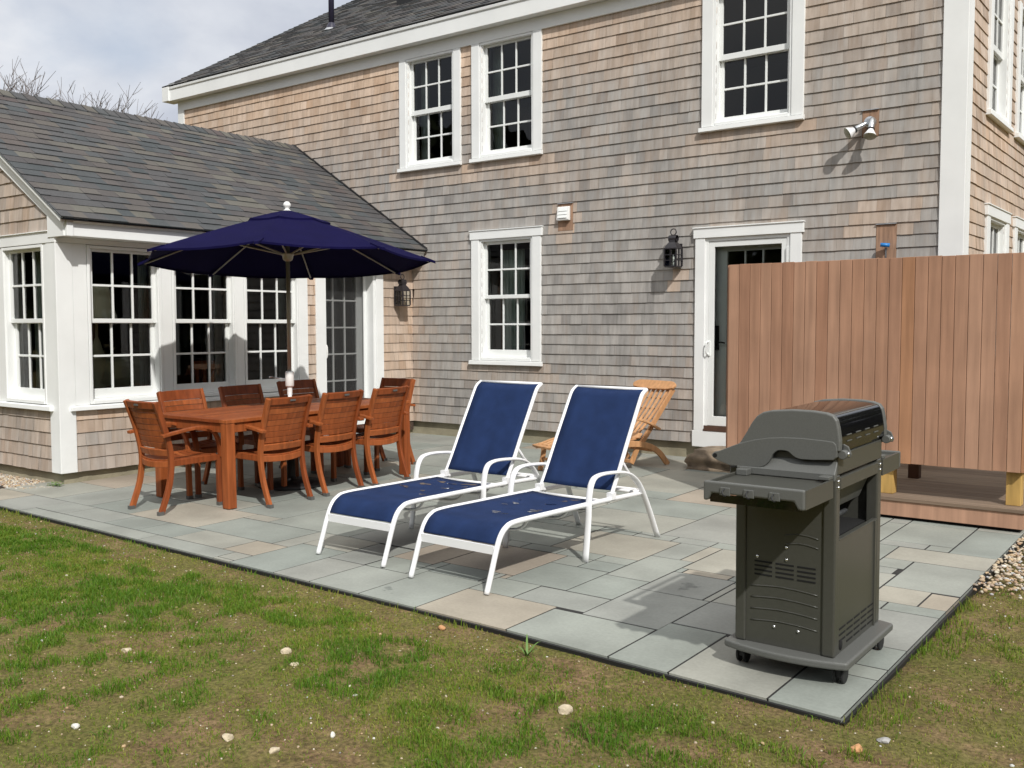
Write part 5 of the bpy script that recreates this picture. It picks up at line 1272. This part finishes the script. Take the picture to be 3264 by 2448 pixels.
    for y in (4.052, 4.668):
        mb = MB(); mb.tube([X(-1.318,y-.012,.985),X(-1.318,y+.030,.985)], .019, 18); mb.prism([(-1.335,1.03),(-1.306,1.016),(-1.293,.985),(-1.298,.970),(-1.335,.970)], y+.031, y+.040, lambda p, q, a: X(p, a, q)); g_ = mb.build('hinge', M['grill_cast'], t, bevel=.003)
        mb = MB(); mb.lathe([(.010,0),(.010,.003),(.0,.006)], (0,0,0), 12, X=lambda a, b_, c: X(-1.2985+c, y+.01+a, .987+b_)); mb.build('hinge_bolt', M['screw'], g_)
    # side shelves: glossy tray, moulded rim with three hooks
    def shelf(y0, y1, sgn):
        mb = MB(); mb.box(-1.757, -1.356, y0, y1, .862, .872, X=X); s_ = mb.build('side_shelf', M['grill'], t, bevel=.002)
        mb = MB(); yi, yo = y0, y1
        mb.box(-1.355, -1.343, min(y0,y1), max(y0,y1), .805, .884, X=X); mb.build('tray_side', M['grill'], s_, bevel=.002)
        mb = MB(); mb.box(-1.769, -1.758, min(y0,y1), max(y0,y1), .805, .884, X=X); mb.build('tray_side', M['grill'], s_, bevel=.002)
        mb = MB(); f = yo; d = sgn
        outl = [(-1.771,.806),(-1.752,.806),(-1.734,.838),(-1.385,.838),(-1.366,.806),(-1.342,.806),(-1.342,.888),(-1.771,.888)]
        mb.prism(outl, f, f+d*.020, lambda p, q, a: X(p, a, q)); mb.build('shelf_rim', M['grill_cast'], s_, bevel=.008, seg=3)
        mb = MB(); mb.add([X(-1.750,f+d*.004,.835),X(-1.370,f+d*.004,.835),X(-1.362,f-d*.012,.796),X(-1.754,f-d*.012,.796)], [(0,1,2,3)]); mb.build('shelf_apron', M['black_gloss'], s_, fixn=False)
        for x in (-1.672,-1.570,-1.462):
            mb = MB(); mb.prism([(x-.024,.834),(x+.024,.834),(x+.021,.868),(x-.021,.868)], f+d*.0205, f+d*.026, lambda p, q, a: X(p, a, q)); k = mb.build('hook_plate', M['grill_cast'], s_, bevel=.004)
            mb = MB(); mb.tube(sp([X(x-.002,f+d*.026,.862),X(x-.004,f+d*.040,.852),X(x+.003,f+d*.044,.838),X(x+.006,f+d*.032,.834)], 3), .0032, 8); mb.build('tool_hook', M['black'], k)
        mb = MB(); mb.box(-1.755, -1.705, min(yi,yi+d*.05), max(yi,yi+d*.05), .8725, .900, X=X); mb.build('shelf_bracket', M['grill_cast'], s_, bevel=.003)
        mb = MB(); mb.box(-1.39, -1.345, min(yi,yi+d*.05), max(yi,yi+d*.05), .8845, .900, X=X); mb.build('shelf_bracket', M['grill_cast'], s_, bevel=.003)
    shelf(4.015, 3.695, -1)
    shelf(4.705, 4.985, 1)
    mb = MB(); mb.prism([(4.016,.873),(4.016,.902),(4.049,.955),(4.049,.885)], -1.775, -1.338, lambda p, q, a: X(a, p, q)); mb.build('splash_panel', M['grill_cast'], t, bevel=.004)
make_grill()

# ------------------------------------------------------------------ bare trees beyond the roof
def bare_tree(label, x, y, top, seed, spread=1.0):
    R_ = random.Random(seed); tr = MB(); cr = MB(); tips = []
    def br(p, d, L_, r, depth):
        k = 3 if depth < 3 else 2; pts = [p]; q = p; dd = d
        for i in range(k):
            dd = (dd+Vector((R_.gauss(0,.10),R_.gauss(0,.10),R_.gauss(.05,.06)))).normalized(); q = q+dd*L_/k; pts.append(q)
        (tr if depth == 0 else cr).tube(pts, [r*(1-.45*i/k) for i in range(k+1)], 5 if depth < 3 else 3, cap=False)
        if depth >= 6: return
        n = R_.choice((3,3,4)) if depth < 5 else 3
        for i in range(n):
            s = R_.uniform(.45, 1) if i else 1; b = p.lerp(q, s) if depth == 0 else pts[min(k, int(s*k+.5))]
            ax = dd.orthogonal().normalized(); ax.rotate(Matrix.Rotation(R_.uniform(0,6.28), 3, dd)); nd = (dd*R_.uniform(.75,1.2)+ax*R_.uniform(.45,.85)*spread+Vector((0,0,.12))).normalized()
            br(b, nd, L_*R_.uniform(.62,.82), max(.0075, r*.58*(1.1 if i == 0 else .9)), depth+1)
    br(Vector((0,0,0)), Vector((0,0,1)), 2.6, .15, 0)
    mz = max(v[2] for v in cr.v); s = top/mz
    for m in (tr, cr): m.v = [tuple(Vector(v)*s) for v in m.v]
    t = empty('bare_tree', label, 'tree', (x, y, -.1), group='bare trees beyond the sunroom roof', tilt=False)
    tr.build('trunk', M['bark'], t, fixn=False); cr.build('crown', M['bark'], t, fixn=False)
bare_tree('leafless tree whose tall twiggy crown shows first beyond the sunroom ridge, at the picture edge', -33.6, 16.4, 10.2, 1)
bare_tree('leafless tree with a broad crown second along the sunroom ridge', -31.6, 16.0, 9.95, 2, 1.2)
bare_tree('low leafless crown just clearing the ridge between the broad one and the lone one', -29.2, 15.8, 9.15, 3, 1.3)
bare_tree('low leafless tree with upright twigs between the picture edge tree and the broad crown', -32.7, 17.5, 10.1, 21, 1.1)
bare_tree('lone slim leafless tree standing nearest the tall house', -26.2, 16.2, 8.75, 12, .8)

# ------------------------------------------------------------------ the wood across the lawn, mirrored in the panes and the grill
def wood():
    R = np.random.default_rng(8); n = 26000
    a = R.uniform(rad(-205), rad(84), n); dist = R.uniform(34, 48, n)
    top = 8.5+4.5*fbm(a*9, a*0+1, 80, 3)+1.5*R.random(n)
    x = np.cos(a)*dist; y = np.sin(a)*dist; z = R.random(n)**.8*top
    s = R.uniform(.25, .6, n); V = np.empty((n,4,3)); u = R.normal(0,1,(n,3)); u /= np.linalg.norm(u,axis=1)[:,None]; v = np.cross(u, R.normal(0,1,(n,3))); v /= np.linalg.norm(v,axis=1)[:,None]
    c = np.stack([x,y,z],1)
    for k, (p, q_) in enumerate(((-1,-1),(1,-1),(1,1),(-1,1))): V[:,k] = c+u*(p*s)[:,None]+v*(q_*s)[:,None]
    o = np_mesh('distant_wood', V.reshape(-1,3), np.arange(n*4), np.arange(n)*4, np.full(n,4), M['woodleaf'], {'rnd': R.random(n)})
    tag(o, 'dark belt of trees across the lawn', 'wood', kind='stuff')
M['woodleaf'] = attr_mat('wood_foliage', [(0,(.022,.030,.012)),(.6,(.045,.055,.02)),(1,(.07,.055,.035))], .9, bump=0)
wood()

# ------------------------------------------------------------------ light, sky, camera
sd = Vector((1.0, -.72, 1.17)).normalized()
ld = bpy.data.lights.new('sun', 'SUN'); ld.energy = 3.5; ld.angle = rad(1.1); ld.color = (1.0, .975, .925)
lo = bpy.data.objects.new('sun', ld); COL.objects.link(lo); lo.rotation_euler = sd.to_track_quat('Z', 'Y').to_euler(); lo.location = (8, -8, 12)
w = bpy.data.worlds.new('World'); SC.world = w; w.use_nodes = True
N, L = w.node_tree.nodes, w.node_tree.links
bg = N['Background']; out = N['World Output']
sky = N.new('ShaderNodeTexSky'); sky.sky_type = 'NISHITA'; sky.sun_disc = False; sky.sun_elevation = math.asin(sd.z); sky.sun_rotation = math.atan2(sd.x, sd.y)
L.new(sky.outputs[0], bg.inputs['Color']); bg.inputs['Strength'].default_value = .10
tc = N.new('ShaderNodeTexCoord'); mp = N.new('ShaderNodeMapping'); mp.inputs['Scale'].default_value = (1.0, 1.0, 2.2); mp.inputs['Rotation'].default_value = (.0, .25, .0)
L.new(tc.outputs['Generated'], mp.inputs['Vector'])
def wn(scale, d=7, r=.55, off=0):
    t = N.new('ShaderNodeTexNoise'); t.inputs['Scale'].default_value = scale; t.inputs['Detail'].default_value = d; t.inputs['Roughness'].default_value = r; t.inputs['Distortion'].default_value = .35
    if off:
        m2 = N.new('ShaderNodeMapping'); m2.inputs['Location'].default_value = (off, off*.7, 0); L.new(mp.outputs[0], m2.inputs['Vector']); L.new(m2.outputs[0], t.inputs['Vector'])
    else: L.new(mp.outputs[0], t.inputs['Vector'])
    return t.outputs['Fac']
def ramp(src, stops):
    r = N.new('ShaderNodeValToRGB'); e = r.color_ramp.elements
    while len(e) < len(stops): e.new(.5)
    for k, (p, c) in enumerate(stops): e[k].position = p; e[k].color = (*c, 1)
    L.new(src, r.inputs['Fac']); return r.outputs['Color']
cc = ramp(wn(2.6, 8, .56, 3.1), [(.30,(.42,.455,.53)),(.44,(.54,.575,.655)),(.55,(.67,.70,.76)),(.66,(.86,.87,.89))])
b2 = N.new('ShaderNodeBackground'); 
sx_ = N.new('ShaderNodeSeparateXYZ'); L.new(tc.outputs['Generated'], sx_.inputs[0])   # thinner, brighter cloud overhead
m5 = N.new('ShaderNodeMapRange'); m5.inputs['From Min'].default_value = .30; m5.inputs['From Max'].default_value = .75; L.new(sx_.outputs['Z'], m5.inputs['Value'])
m6 = N.new('ShaderNodeMix'); m6.data_type = 'RGBA'; L.new(m5.outputs[0], m6.inputs['Factor']); L.new(cc, m6.inputs['A'])
hi = N.new('ShaderNodeMix'); hi.data_type = 'RGBA'; hi.blend_type = 'MULTIPLY'; hi.inputs['Factor'].default_value = 1; L.new(cc, hi.inputs['A']); hi.inputs['B'].default_value = (1.72,1.66,1.52,1); L.new(hi.outputs['Result'], m6.inputs['B'])
L.new(m6.outputs['Result'], b2.inputs['Color']); b2.inputs['Strength'].default_value = 1.0
mask = ramp(wn(1.7, 7, .5, 8.3), [(.28,(.5,.5,.5)),(.40,(1,1,1))])
mx = N.new('ShaderNodeMixShader'); L.new(mask, mx.inputs['Fac']); L.new(bg.outputs[0], mx.inputs[1]); L.new(b2.outputs[0], mx.inputs[2]); L.new(mx.outputs[0], out.inputs['Surface'])

yaw, pitch, roll = -.646365690, -.0593825663, -.00143977690
f = Vector((math.sin(yaw)*math.cos(pitch), math.cos(yaw)*math.cos(pitch), math.sin(pitch))); r_ = Vector((math.cos(yaw), -math.sin(yaw), 0)); u_ = r_.cross(f)
r2 = r_*math.cos(roll)+u_*math.sin(roll); u2 = -r_*math.sin(roll)+u_*math.cos(roll)
cd = bpy.data.cameras.new('camera'); cd.sensor_width = 36; cd.lens = 36*3088.1134/3264; cd.clip_start = .05; cd.clip_end = 2000
co = bpy.data.objects.new('camera', cd); COL.objects.link(co)
mm = Matrix((r2, u2, -f)).transposed().to_4x4(); mm.translation = (0, 0, 1.52); co.matrix_world = mm
SC.camera = co
vs_ = SC.view_settings; vs_.view_transform = 'Standard'; vs_.look = 'None'; vs_.exposure = .10; vs_.gamma = 1; vs_.use_curve_mapping = False
SC.cycles.max_bounces = 8; SC.cycles.transparent_max_bounces = 16; SC.cycles.caustics_reflective = False; SC.cycles.caustics_refractive = False
SC.render.engine = 'CYCLES'
SC.cycles.use_denoising = True
